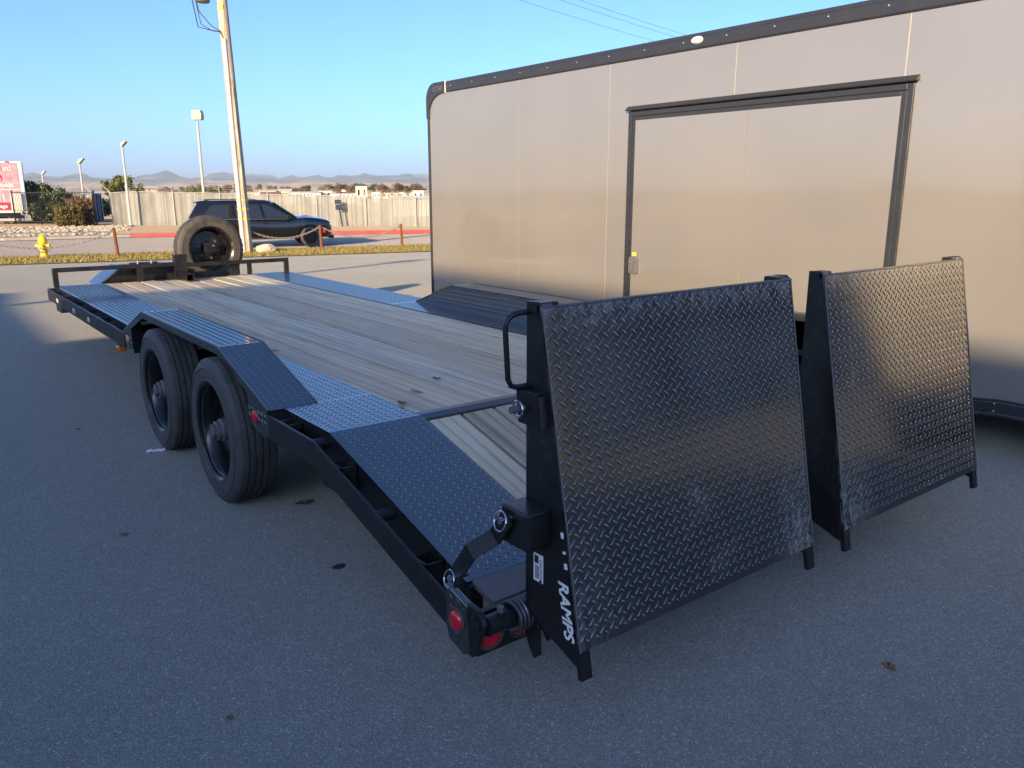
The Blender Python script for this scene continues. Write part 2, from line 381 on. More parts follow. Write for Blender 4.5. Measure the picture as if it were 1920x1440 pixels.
# grass blades on the verge
def grass():
    n = 26000; s_ = rng.uniform(-9, 13, n); t = rng.uniform(23.9, 27.2, n); V = np.zeros((n, 3, 3))
    x = ES[0]*s_+NS[0]*t; y = ES[1]*s_+NS[1]*t; z = np.interp(t, [10, 22, 24, 60], [0, -.42, -.5, -.6])+.015
    a = rng.uniform(0, 6.28, n); h = rng.uniform(.03, .10, n)*(.6+.8*rng.random(n)); w = .012
    V[:, 0] = np.c_[x-w*np.cos(a), y-w*np.sin(a), z]; V[:, 1] = np.c_[x+w*np.cos(a), y+w*np.sin(a), z]
    V[:, 2] = np.c_[x+rng.normal(0, .03, n), y+rng.normal(0, .03, n), z+h]
    return arr_mesh('grass', V.reshape(-1, 3), np.arange(n*3).reshape(n, 3))
def arr_mesh(name, V, Fc, smooth=False):
    V = np.ascontiguousarray(V, dtype=np.float32); Fc = np.ascontiguousarray(Fc, dtype=np.int32); k = Fc.shape[1]
    me = bpy.data.meshes.new(name); me.vertices.add(len(V)); me.vertices.foreach_set('co', V.ravel())
    me.loops.add(Fc.size); me.loops.foreach_set('vertex_index', Fc.ravel()); me.polygons.add(len(Fc))
    me.polygons.foreach_set('loop_start', np.arange(0, Fc.size, k, dtype=np.int32)); me.polygons.foreach_set('loop_total', np.full(len(Fc), k, dtype=np.int32))
    if smooth: me.polygons.foreach_set('use_smooth', np.ones(len(Fc), dtype=bool))
    me.update(calc_edges=True); me.validate(); return me
tag(obj('grass', grass(), M_GRASSB, kind='stuff'), 'yellowed winter grass on the strip before the road', 'grass')

# foliage: leaf-sized faces spread through clumps
def leaves(centers, radii, n, size, squash=.9, seed=0):
    r = np.random.default_rng(seed); C_ = np.array(centers, float); Rr = np.array(radii, float)
    wgt = Rr**2; k = r.choice(len(C_), n, p=wgt/wgt.sum()); d = r.normal(size=(n, 3)); d /= np.linalg.norm(d, axis=1)[:, None]
    rad = Rr[k]*np.clip(r.random(n)**.45*(1+r.normal(0, .10, n)), 0, 1.25); P = C_[k] + d*rad[:, None]*np.array([1, 1, squash])
    a = r.normal(size=(n, 3)); a /= np.linalg.norm(a, axis=1)[:, None]; b = np.cross(a, d); b /= np.linalg.norm(b, axis=1)[:, None]+1e-6
    sz = size*r.uniform(.6, 1.4, n)[:, None]
    V = np.stack([P-a*sz, P-b*sz*.6, P+a*sz, P+b*sz*.6], 1)
    return V.reshape(-1, 3), np.arange(n*4).reshape(n, 4)
def plant(name, label, cat, loc, clumps, nleaf, size, mat, trunk_h, trunk_r, group=None, seed=0, squash=.9, limbs=4, crown='crown'):
    t = thing(name, label, cat, loc, 0, group, local=True)
    V, Fc = leaves([c[:3] for c in clumps], [c[3] for c in clumps], nleaf, size, squash, seed); obj(crown, arr_mesh(crown, V, Fc), mat, t)
    m = MB(); m.tube([(0, 0, -.15), (.02, .01, trunk_h*.5), (0, 0, trunk_h)], [trunk_r*1.25, trunk_r, trunk_r*.7], 7)
    r = random.Random(seed)
    for i in range(min(limbs, len(clumps))):
        c = clumps[i]; m.tube([(0, 0, trunk_h*.75), (c[0]*.5, c[1]*.5, (trunk_h+c[2])*.5), c[:3]], [trunk_r*.6, trunk_r*.4, trunk_r*.15], 5)
    m.build('trunk', M_BARK, t, smooth=True); return t

# ================================================================== FLATBED TRAILER
H, XW0, XW1, WD, YF = .638, .44, 2.06, 2.5, 6.49
FYR, FTR, FTF, FYF, HF = .48, 1.12, 2.63, 3.20, .638+.193
XFO, XFI = -.069, .163
SLP = .27                                            # beavertail drop per metre
def zb(y): return H + SLP*y if y < 0 else H
FT = thing('flatbed_trailer', 'black flatbed equipment trailer with wooden deck, drive-over fenders and two upright ramps', 'trailer', (1.25, 2., 0))
LPA, LPB = .0385, .0345                              # tread lug lattice
_th = np.linspace(0, 2*math.pi, 8, endpoint=False)
LT = np.concatenate([np.c_[.0158*np.cos(_th), .0046*np.sin(_th), np.zeros(8)], np.c_[.0115*np.cos(_th), .0024*np.sin(_th), np.ones(8)]])
LFQ = [(i, (i+1) % 8, (i+1) % 8+8, i+8) for i in range(8)] + [(8, 9, 10, 11), (8, 11, 12, 15), (12, 13, 14, 15)]
def lug_pts(poly, marg=.012):
    P = np.array(poly, float); c = P.mean(0); a0, b0 = P.min(0); a1, b1 = P.max(0); out = []
    for par in (0, 1):
        A = (np.arange(math.floor(a0/LPA)-1, math.ceil(a1/LPA)+1)+.5*par)*LPA; B = (np.arange(math.floor(b0/LPB)-1, math.ceil(b1/LPB)+1)+.5*par)*LPB
        G = np.array(np.meshgrid(A, B)).reshape(2, -1).T; ok = np.ones(len(G), bool)
        for i in range(len(P)):
            e0, e1 = P[i], P[(i+1) % len(P)]; d = e1-e0; nn = np.array([-d[1], d[0]])/np.linalg.norm(d)
            if (c-e0) @ nn < 0: nn = -nn
            ok &= (G-e0) @ nn > marg
        out.append(G[ok])
    return out
def lugs(fields, parent, mat, h=.0018, name='tread_lugs'):
    """fields: list of (origin, u, v, w, polygon in u,v)"""
    VV = []; off = np.array(OFF[root_of(parent)])
    for O, u, v, w, poly in fields:
        O, u, v, w = (np.array(q, float) for q in (O, u, v, w))
        for par, G in enumerate(lug_pts(poly)):
            if not len(G): continue
            a = R(45 if par else -45); ca, sa = math.cos(a), math.sin(a)
            L = np.stack([LT[:, 0]*ca-LT[:, 1]*sa, LT[:, 0]*sa+LT[:, 1]*ca, LT[:, 2]*h], 1)
            Q = O + (G[:, None, 0]+L[None, :, 0])[..., None]*u + (G[:, None, 1]+L[None, :, 1])[..., None]*v + (L[None, :, 2])[..., None]*w
            VV.append(Q.reshape(-1, 3))
    V = np.concatenate(VV)-off; n = len(V)//16
    Fc = (np.array(LFQ)[None]+np.arange(n)[:, None, None]*16).reshape(-1, 4)
    me = arr_mesh(name, V, Fc, True); return obj(name, me, mat, parent, 'stuff')

# deck planks --------------------------------------------------------------------
PW = (XW1-XW0)/9
pm = MB(); pm.box(-PW/2+.0075, PW/2-.0075, -3.215, 3.215, -.038, 0); plank_me = pm.mesh('plank'); plank_me.materials.append(M_WOOD)
pm = MB(); pm.box(-PW/2+.0075, PW/2-.0075, -2.76, 2.76, -.038, 0); plank_me2 = pm.mesh('plank'); plank_me2.materials.append(M_WOOD)
pm = MB(); pm.box(-PW/2+.0075, PW/2-.0075, -.452, .452, -.038, 0); plank_me3 = pm.mesh('plank'); plank_me3.materials.append(M_WOOD)
LB = math.hypot(.93, .93*SLP)
pm = MB(); pm.box(-PW/2+.0075, PW/2-.0075, -LB/2, LB/2, -.038, 0); plank_meb = pm.mesh('plank'); plank_meb.materials.append(M_WOOD)
ox, oy, oz = OFF[FT]
def put(me, name, parent, loc, rot=(0, 0, 0), bevel=0):
    o = obj(name, me, None, parent); off = OFF[root_of(parent)]; o.location = [loc[i]-off[i] for i in range(3)]; o.rotation_euler = rot
    if bevel: b = o.modifiers.new('bevel', 'BEVEL'); b.width = bevel; b.segments = 2
    return o
for i in range(9):
    x = XW0+PW*(i+.5); zz = H-.003+random.uniform(-.004, .001)
    if i in (1, 4):
        put(plank_me2, 'plank', FT, (x, .045+2.76, zz), bevel=.005); put(plank_me3, 'plank', FT, (x, .045+5.52+.004+.452, zz-.001), bevel=.005)
    else: put(plank_me, 'plank', FT, (x, .045+3.215, zz), bevel=.005)
    put(plank_meb, 'plank', FT, (x, -.045-.465, zb(-.51)-.003+random.uniform(-.002, .001)), (math.atan(SLP), 0, 0), bevel=.005)
m = MB(); m.prism([(.042, H+.002), (-.002, H+.003), (-.043, zb(-.043)+.003), (-.043, zb(-.043)-.04), (.042, H-.04)], 'x', XW0-.003, XW1+.003)
m.build('cross_bar', M_BARE, FT, bevel=.003)

# deck tread plates + beavertail + fenders, both sides ---------------------------------
sl = math.atan(SLP); vb = (0, -math.cos(sl), -math.sin(sl)); wb = (0, -math.sin(sl), math.cos(sl))
for side in (0, 1):
    fx = (lambda x: x) if side == 0 else (lambda x: WD-x)
    sg = 1 if side == 0 else -1
    m = MB()
    for (a, b, c, d) in ((0, XW0-.004, FYF, YF), (XFI, XW0-.004, FYR, FYF), (0, XW0-.004, 0, FYR)):
        m.box(fx(a), fx(b), c, d, H-.006, H)
    p = m.build('tread_plate', M_TREAD, FT)
    lugs([((fx(0), 0, H), (sg, 0, 0), (0, 1, 0), (0, 0, 1), q) for q in
          ([(0, FYF), (XW0, FYF), (XW0, YF), (0, YF)], [(XFI, FYR), (XW0, FYR), (XW0, FYF), (XFI, FYF)], [(0, 0), (XW0, 0), (XW0, FYR), (0, FYR)])], p, M_TREAD, .0014)
    m = MB(); m.prism([(-.001, H), (-.98, zb(-.98)), (-.98, zb(-.98)-.006), (-.001, H-.006)], 'x', fx(0), fx(XW0-.004))
    p = m.build('beavertail_plate', M_TREAD, FT)
    lugs([((fx(0), 0, H), (sg, 0, 0), vb, wb, [(0, .002), (XW0-.004, .002), (XW0-.004, 1.012), (0, 1.012)])], p, M_TREAD)
    # fender
    top = [(FYR, H), (FTR, HF), (FTF, HF), (FYF, H)]
    m = MB()
    m.prism(top + [(FYF, H-.006), (FTF, HF-.006), (FTR, HF-.006), (FYR, H-.006)], 'x', fx(XFO), fx(XFI))
    p = m.build('fender', M_TREAD, FT, bevel=.002)
    m = MB(); m.prism(top + [(FYF, H-.04), (FTF-.01, HF-.04), (FTR+.01, HF-.04), (FYR, H-.04)], 'x', fx(XFO-.005), fx(XFO+.001))
    m.build('fender_lip', M_TREAD, p)
    m = MB(); m.prism(top, 'x', fx(XFI-.007), fx(XFI-.001)); m.build('fender_wall', M_TREAD, p)
    m = MB(); m.tube([(fx(XFI), y, z+.001) for y, z in top], .005, 6); m.tube([(fx(XFO-.002), y, z+.001) for y, z in top], .0045, 6); m.build('weld_bead', M_STEEL, p, smooth=True)
    m = MB(); m.prism([(FYR, H-.003), (FYR+.25, H+.06), (FYR+.25, .52), (FYR+.06, .495), (FYR, .52)], 'x', fx(XFO-.004), fx(XFO+.002)); m.box(fx(XFO+.001), fx(XFI), FYR+.243, FYR+.249, .49, H+.055); m.build('fender_apron', M_TREAD, p)
    m = MB(); m.prism([(FYF, H-.003), (FYF-.22, H+.06), (FYF-.22, .53), (FYF-.05, .50), (FYF, .53)], 'x', fx(XFO-.004), fx(XFO+.002)); m.box(fx(XFO+.001), fx(XFI), FYF-.219, FYF-.213, .50, H+.055); m.build('fender_apron', M_TREAD, p)
    F = []
    for (y0, z0), (y1, z1) in zip(top[:-1], top[1:]):
        L = math.hypot(y1-y0, z1-z0); v = (0, (y1-y0)/L, (z1-z0)/L); w = (0, -v[2], v[1])
        F.append(((fx(XFO), y0, z0), (sg, 0, 0), v, w, [(0, 0), (XFI-XFO, 0), (XFI-XFO, L), (0, L)]))
    F.append(((fx(XFI-.001), 0, H), (0, 1, 0), (0, 0, 1), (sg, 0, 0), [(FYR, 0), (FTR, HF-H), (FTF, HF-H), (FYF, 0)]))
    for y0, y1 in ((FYR, FYR+.25), (FYF-.22, FYF)):
        F.append(((fx(XFO-.004), 0, 0), (0, 1, 0), (0, 0, 1), (-sg, 0, 0), [(y0, .535), (y1, .535), (y1, H), (y0, H)]))
    lugs(F, p, M_TREAD)
    for y, mt, nm in ((FYR+.165, M_REDL, 'red_marker_light'), (FYF-.115, M_AMB, 'amber_marker_light')):
        m = MB(); m.lathe([(.001, .012), (.02, .012), (.028, .008), (.031, 0)], (fx(XFO-.004), y, .574 if y < 1 else .585), 'x', 24)
        if side == 0: m.v = [(2*(XFO-.004)-q[0], q[1], q[2]) for q in m.v]
        L_ = m.build(nm, mt, FT, smooth=True)
        m = MB(); m.lathe([(.030, .001), (.040, .004), (.042, 0)], (fx(XFO-.004), y, .574 if y < 1 else .585), 'x', 24)
        if side == 0: m.v = [(2*(XFO-.004)-q[0], q[1], q[2]) for q in m.v]
        m.build('grommet', M_GROM, L_, smooth=True)
    # rub rail, side beam, stake pockets
    XR0, XR1 = -.078, -.066
    ze = lambda y: zb(y)-.02
    m = MB(); m.box(fx(XR0), fx(XR1), FYF, YF+.01, .505, .618); m.build('rub_rail', M_FRAME, FT, bevel=.002); m = MB()
    m.prism([(FYR, .618), (0, .618), (-1.0, ze(-1.0)), (-1.0, ze(-1.0)-.105), (-.03, .505), (FYR, .505)], 'x', fx(XR0), fx(XR1))
    m.build('rub_rail', M_FRAME, FT, bevel=.002)
    m = MB(); m.box(fx(.004), fx(.05), FYF, YF, .47, H-.008); m.box(fx(XR1), fx(.0038), YF-.02, YF+.01, .5, .62); m.build('side_beam', M_FRAME, FT); m = MB(); m.box(fx(.004), fx(.05), .0, FYR, .47, H-.008)
    m.prism([(0, H-.008), (-1.0, zb(-1.)-.008), (-1.0, zb(-1.)-.15), (0, .47)], 'x', fx(.004), fx(.05))
    m.build('side_beam', M_FRAME, FT)
    for y in (6.25, 5.75, 5.2, 4.65, 4.1, 3.55, .32, -.19, -.80):
        zc = ze(y)-.003; m = MB()
        m.box(fx(-.0659), fx(-.060), y-.045, y+.045, zc-.10, zc); m.box(fx(-.002), fx(.0035), y-.045, y+.045, zc-.10, zc)
        m.box(fx(-.0659), fx(.0035), y-.045, y-.039, zc-.10, zc); m.box(fx(-.0659), fx(.0035), y+.039, y+.045, zc-.10, zc)
        m.build('stake_pocket', M_FRAME, FT)
    for y in (6.0, 5.45, 4.9, 4.35, 3.8, .03, -.5):
        m = MB(); m.cyl((fx(-.0662), y, ze(y)-.03), (fx(.0037), y, ze(y)-.03), .024, None, 14); m.build('pipe_spool', M_FRAME, FT, smooth=True)
    for y in (5.95, 5.1, 4.45):
        m = MB(); m.box(fx(XR0-.0015), fx(XR0-.0002), y-.05, y+.05, .535, .572); m.build('reflector', M_CLEARL, FT)
    m = MB(); m.box(fx(-.082), fx(-.02), 3.42, 3.50, .44, .485); m.build('amber_side_light', M_AMB, FT, bevel=.01)
    m = MB(); m.box(fx(-.07), fx(.0), 3.40, 3.52, .485, .504); m.build('light_bracket', M_FRAME, FT)
    m = MB(); m.box(fx(-.03), fx(.12), 6.15, 6.40, .40, .50); m.build('front_bracket', M_FRAME, FT, bevel=.004)
    # mud guard angle hanging behind the rear wheel
    m = MB(); m.box(fx(.03), fx(.036), -.02, .16, .36, .47); b_ = m.build('chain_bracket', M_FRAME, FT)
    m = MB(); m.cyl((fx(.022), .03, .40), (fx(.03), .03, .40), .011, None, 8); m.build('bolt', M_CHROME, b_)
    # rear corner: lamp box side with tread, round red lamp, hinge ear
    m = MB(); m.prism([(-.985, zb(-.985)+.028), (-1.105, zb(-1.105)+.032), (-1.115, .21), (-1.08, .196), (-1.0, .215), (-.985, .26)], 'x', fx(-.084), fx(-.060))
    p = m.build('corner_plate', M_TREAD, FT, bevel=.003)
    lugs([((fx(-.084), 0, 0), (0, 1, 0), (0, 0, 1), (-sg, 0, 0), [(-.99, .25), (-1.105, .22), (-1.105, .37), (-.99, .39)])], p, M_TREAD)
    m = MB(); m.lathe([(.001, -.012), (.022, -.012), (.030, -.007), (.033, 0)], (0, 0, 0), 'x', 24); m.v = [(fx(-.084)+q[0]*sg, q[1]-1.045, q[2]+.298) for q in m.v]
    L_ = m.build('red_side_light', M_REDL, FT, smooth=True)
    m = MB(); m.lathe([(.032, -.001), (.041, -.005), (.044, 0)], (0, 0, 0), 'x', 24); m.v = [(fx(-.084)+q[0]*sg, q[1]-1.045, q[2]+.298) for q in m.v]
    m.build('grommet', M_GROM, L_, smooth=True)
    m = MB(); pts = [(-1.10, .378), (-1.14, .375)] + [(-1.14-.045*math.sin(a), .33+.045*math.cos(a)) for a in np.linspace(0, math.pi*.55, 6)] + [(-1.145, .24), (-1.12, .20), (-1.10, .205)]
    m.prism(pts, 'x', fx(-.080), fx(-.062)); e_ = m.build('hinge_ear', M_BLK, FT, bevel=.003)
    m = MB(); m.cyl((fx(-.088), -1.145, .325), (fx(-.07), -1.145, .325), .024, None, 18); m.build('hinge_pin_end', M_FRAME, e_, smooth=True)

# rear sill, light bar, hinge pipe
m = MB(); m.prism([(-.985, zb(-.985)+.004), (-1.10, zb(-1.10)+.008), (-1.10, zb(-1.1)-.006), (-.985, zb(-.985)-.02)], 'x', .02, WD-.02); m.build('rear_sill', M_STEEL, FT, bevel=.002)
m = MB(); m.box(-.06, WD+.06, -1.125, -1.10, .198, .345); m.build('light_bar', M_FRAME, FT, bevel=.003)
for x in (-.012, .112, .236, WD-.236, WD-.112, WD+.012):
    m = MB(); m.lathe([(.001, -.014), (.032, -.013), (.041, -.008), (.045, 0)], (x, -1.125, .262), 'y', 24); L_ = m.build('red_tail_light', M_REDL, FT, smooth=True)
    m = MB(); m.lathe([(.044, -.001), (.053, -.005), (.056, 0)], (x, -1.125, .262), 'y', 24); m.build('grommet', M_GROM, L_, smooth=True)
m = MB(); m.cyl((-.061, -1.17, .325), (WD+.061, -1.17, .325), .0165, None, 16); m.build('hinge_shaft', M_FRAME, FT, smooth=True)
for x0, x1 in ((-.060, .035), (WD-.035, WD+.06)):
    m = MB(); m.cyl((x0, -1.17, .325), (x1, -1.17, .325), .032, None, 18); b_ = m.build('hinge_collar', M_BLK, FT, smooth=True)
    m = MB(); xc = x0+.055 if x0 < 1 else x1-.055; m.cyl((xc, -1.17, .355), (xc, -1.17, .372), .012, None, 6); m.build('bolt_head', M_STEEL, b_)
for x0, x1 in ((.032, .135), (WD-.135, WD-.032)):
    pts = [(x0+(x1-x0)*k/119, -1.17+.047*math.cos(k/119*2*math.pi*7), .325+.047*math.sin(k/119*2*math.pi*7)) for k in range(120)]
    m = MB(); m.tube(pts, .0062, 7); m.build('ramp_spring', M_BARE, FT, smooth=True)

# chassis under the deck
m = MB()
for x in (.62, 1.88):
    m.box(x-.06, x+.06, 0, 6.5, .565, .585); m.box(x-.006, x+.006, 0, 6.5, .31, .57); m.box(x-.06, x+.06, 0, 6.5, .29, .31)
    m.prism([(0, .585), (-1.09, zb(-1.09)-.05), (-1.09, .24), (0, .29)], 'x', x-.02, x+.02)
m.build('main_beam', M_FRAME, FT)
for k in range(10):
    y = .35+k*.66; m = MB(); m.box(.05, WD-.05, y-.02, y+.02, .50, .598); m.build('cross_member', M_FRAME, FT)
YW = (1.165, 2.27); RW = .384
for y in YW:
    m = MB(); m.cyl((.12, y, RW), (WD-.12, y, RW), .06, None, 14); m.build('axle', M_FRAME, FT, smooth=True)
    for x in (.60, 1.90):
        m = MB(); m.tube([(x, y-.38, .42), (x, y-.2, .36), (x, y, .335), (x, y+.2, .36), (x, y+.38, .42)], .022, 6); m.build('leaf_spring', M_FRAME, FT, smooth=True)

# wheels --------------------------------------------------------------------------
def tyre_mesh(name, mat, Rt=.384, wd=.216, rr=.243):
    n = 120; h = wd/2; prof = [(rr, -h*.72), (rr+.012, -h*.90), (rr+.022, -h*.95), (rr+.024, -h*.985), (rr+.030, -h*.99), (rr+.032, -h*.975), (rr+.060, -h), (rr+.085, -h*.985), (rr+.087, -h*1.02), (rr+.091, -h*1.02), (rr+.093, -h*.98), (Rt-.030, -h*.93), (Rt-.010, -h*.86), (Rt-.002, -h*.78)]
    for g_ in (-.47, -.16, .16, .47):
        prof += [(Rt, h*(g_-.05)), (Rt-.011, h*(g_-.035)), (Rt-.011, h*(g_+.035)), (Rt, h*(g_+.05))]
    n0 = 13; prof += [(r, -a) for r, a in prof[n0::-1]]
    m = MB(); m.lathe(prof, (0, 0, 0), 'x', n)
    np_ = len(prof)
    for ring in (12, 13, np_-13, np_-14):             # shoulder notches
        for k in range(n):
            if k % 3 == 0:
                x, y, z = m.v[ring*n+k]; s_ = 1-.006/Rt; m.v[ring*n+k] = (x*.985, y*s_, z*s_)
    me = m.mesh(name, smooth=True, angle=28); me.materials.append(mat); return me
def rim_mesh():
    m = MB(); m.lathe([(.243, .076), (.246, -.092), (.258, -.102), (.260, -.088), (.250, -.084), (.238, -.072), (.228, -.05), (.220, -.01), (.214, .030), (.198, .046), (.150, .040), (.120, .030), (.080, .030), (.001, .030)], (0, 0, 0), 'x', 64)
    me = m.mesh('wheel', smooth=True, angle=40); me.materials.append(M_RIM); return me
def hub_mesh():
    m = MB(); m.lathe([(.085, .03), (.083, .0), (.070, -.012), (.062, -.016), (.060, -.062), (.052, -.068), (.050, -.088), (.040, -.092)], (0, 0, 0), 'x', 28); m.lathe([(.040, -.086), (.039, -.108), (.030, -.112), (.026, -.100), (.001, -.098)], (0, 0, 0), 'x', 6)
    me = m.mesh('hub', smooth=True, angle=30); me.materials.append(M_STEEL); return me
def nut_mesh():
    m = MB(); m.lathe([(.015, .03), (.015, .010), (.009, .004), (.001, .004)], (0, 0, 0), 'x', 6); me = m.mesh('lug_nut'); me.materials.append(M_CHROME); return me
ME_T, ME_S, ME_R, ME_H, ME_N = tyre_mesh('tyre', M_TYRE), tyre_mesh('tyre', M_SPARE), rim_mesh(), hub_mesh(), nut_mesh()
def wheel(parent, tyre, hub=True, nuts=8, valve=True):
    w = obj('wheel', ME_R, None, parent); obj('tyre', tyre, None, w)
    if hub: obj('hub', ME_H, None, w)
    for k in range(nuts):
        a = 2*math.pi*(k+.4)/nuts; q = obj('lug_nut', ME_N, None, w); q.location = (0, .105*math.cos(a), .105*math.sin(a))
    if valve:
        m = MB(); m.tube([(.02, .17, .06), (-.03, .175, .062), (-.055, .165, .058)], .005, 6); me = m.mesh('valve', smooth=True); obj('valve', me, M_CHROME, w)
    return w
for x, rz in ((-.125+.108, 0), (WD+.125-.108, math.pi)):
    for y in YW:
        w = wheel(FT, ME_T); w.location = (x-ox, y-oy, RW-oz); w.rotation_euler = (random.uniform(0, 6), 0, rz)
        if rz: w.rotation_euler = (random.uniform(0, 6), 0, rz)

# front rail, posts, receiver ---------------------------------------------------------
yr = 6.46; zr = .825
m = MB(); m.box(-.02, 1.18, yr-.022, yr+.022, zr-.045, zr); m.build('front_rail', M_BLK, FT, bevel=.004)
m = MB(); m.box(1.315, WD, yr-.022, yr+.022, zr-.062, zr-.017); m.build('front_rail', M_BLK, FT, bevel=.004)
for x0, x1 in ((-.02, .03), (.79, .85), (2.0, 2.045), (WD-.05, WD)):
    m = MB(); m.box(x0, x1, yr-.0215, yr+.0215, H-.01, zr-.044 if x0 < 1.2 else zr-.061); m.build('rail_post', M_BLK, FT, bevel=.003)
m = MB(); m.box(1.18, 1.315, yr-.03, yr+.05, H-.05, .905); m.build('winch_post', M_BLK, FT, bevel=.004)
m = MB(); m.box(.95, 1.72, 6.05+.33, 6.43, H-.03, H+.003); m.build('winch_plate', M_TREAD, FT)
m = MB(); X0, X1, Y0, Y1, Z0, Z1, tw = 1.20, 1.285, 6.10, 6.41, H+.004, H+.078, .008
m.box(X0, X1, Y0, Y1, Z0, Z0+tw); m.box(X0, X1, Y0, Y1, Z1-tw, Z1); m.box(X0, X0+tw, Y0, Y1, Z0+tw, Z1-tw); m.box(X1-tw, X1, Y0, Y1, Z0+tw, Z1-tw); m.box(X0+tw, X1-tw, Y1-.02, Y1, Z0+tw, Z1-tw)
m.build('receiver_tube', M_BLK, FT, bevel=.002)
for x in (.80, .94):
    m = MB(); m.cyl((x, yr, zr), (x, yr, zr+.035), .010, .006, 8); m.build('rail_hook', M_CHROME, FT)
m = MB(); m.box(.735, 1.02, yr+.03, yr+.09, zr-.005, zr+.012); m.build('strap_tray', M_BLK, FT)
m = MB(); m.box(0, WD, YF-.0, YF+.05, .46, H-.004); m.build('front_beam', M_FRAME, FT, bevel=.003)
# tongue, toolbox, jack
m = MB(); m.bar((.62, 6.54, .42), (1.21, 8.1, .42), .09, .16); m.bar((1.88, 6.54, .42), (1.29, 8.1, .42), .09, .16); m.build('tongue', M_FRAME, FT, bevel=.004)
m = MB(); m.box(1.19, 1.31, 8.0, 8.35, .38, .48); m.cyl((1.25, 8.36, .38), (1.25, 8.36, .56), .06, None, 14); m.build('coupler', M_FRAME, FT, bevel=.003)
m = MB(); m.cyl((1.25, 7.72, .12), (1.25, 7.72, .58), .035, None, 14); m.box(1.12, 1.38, 7.62, 7.82, .0, .02); m.cyl((1.25, 7.72, .02), (1.25, 7.72, .13), .026, None, 10); m.build('jack', M_FRAME, FT, smooth=True)
m = MB(); m.prism([(.42, .60), (.66, .785), (1.22, .785), (1.22, .47), (.55, .47)], 'y', 6.60, 7.05); m.build('toolbox', M_BLK, FT, bevel=.004)
m = MB(); m.prism([(.405, .603), (.658, .795), (.67, .786), (.425, .597)], 'y', 6.585, 7.06); m.build('toolbox_lid', M_TREAD, FT)
# spare wheel carrier
m = MB(); m.box(1.655, 1.745, 6.90, 6.98, .46, .98); m.box(1.63, 1.77, 6.815, 6.835, .88, 1.0); m.bar((1.70, 6.94, .5), (1.70, 6.52, .5), .08, .08); m.build('spare_carrier', M_BLK, FT, bevel=.004)
m = MB(); m.box(1.80, 1.92, 6.49, 6.53, H-.06, .76); m.build('carrier_gusset', M_BLK, FT, bevel=.003)
SP = thing('spare_wheel', 'dusty spare wheel with black steel rim carried upright at the front of the flatbed', 'wheel', (1.70, 6.86, .93), R(90), local=True)
w = wheel(SP, ME_S, hub=False, nuts=0)
for a in (-.075, .075):
    m = MB(); m.lathe([(.020, -.058), (.020, -.072), (.011, -.085), (.001, -.085)], (0, 0, 0), 'x', 10); me = m.mesh('mounting_nut', smooth=True); q = obj('mounting_nut', me, M_CHROME, w); q.location = (.02, -a*.7, .03)
for k in range(6):
    a = 2*math.pi*k/6+.3; m = MB(); m.lathe([(.012, .03), (.012, .02), (.001, .02)], (0, 0, 0), 'x', 8); me = m.mesh('bolt_hole_rim'); q = obj('bolt_hole_rim', me, M_STEEL, w); q.location = (-.0, .115*math.cos(a), .115*math.sin(a))

# ramps ----------------------------------------------------------------------------------
PT, PB = np.array([-1.262, 1.291]), np.array([-1.446, .322])      # plate top / bottom (y, z)
PL = float(np.linalg.norm(PT-PB)); dv = (PB-PT)/PL; vr = np.array([0, dv[0], dv[1]]); wr = np.array([0, dv[1], -dv[0]]); ur = np.array([1., 0, 0])
if wr[1] > 0: wr = -wr
def text(body, size, name, mat, parent, O, u, v, w, shear=0, ext=.0008, bold=0):
    cu = bpy.data.curves.new(name, 'FONT'); cu.body = body; cu.size = size; cu.extrude = ext; cu.shear = shear; cu.offset = bold
    cu.align_x = 'CENTER'; cu.align_y = 'CENTER'
    t_ = bpy.data.objects.new('tmp', cu); COL.objects.link(t_); dg = bpy.context.evaluated_depsgraph_get()
    me = bpy.data.meshes.new_from_object(t_.evaluated_get(dg)); me.name = name; bpy.data.objects.remove(t_)
    off = np.array(OFF.get(root_of(parent), (0, 0, 0)))
    mm = Matrix.Identity(4)
    for i in range(3): mm[i][0] = u[i]; mm[i][1] = v[i]; mm[i][2] = w[i]; mm[i][3] = O[i]-off[i]
    me.transform(mm); me.materials.clear(); me.materials.append(mat)
    return obj(name, me, mat, parent)
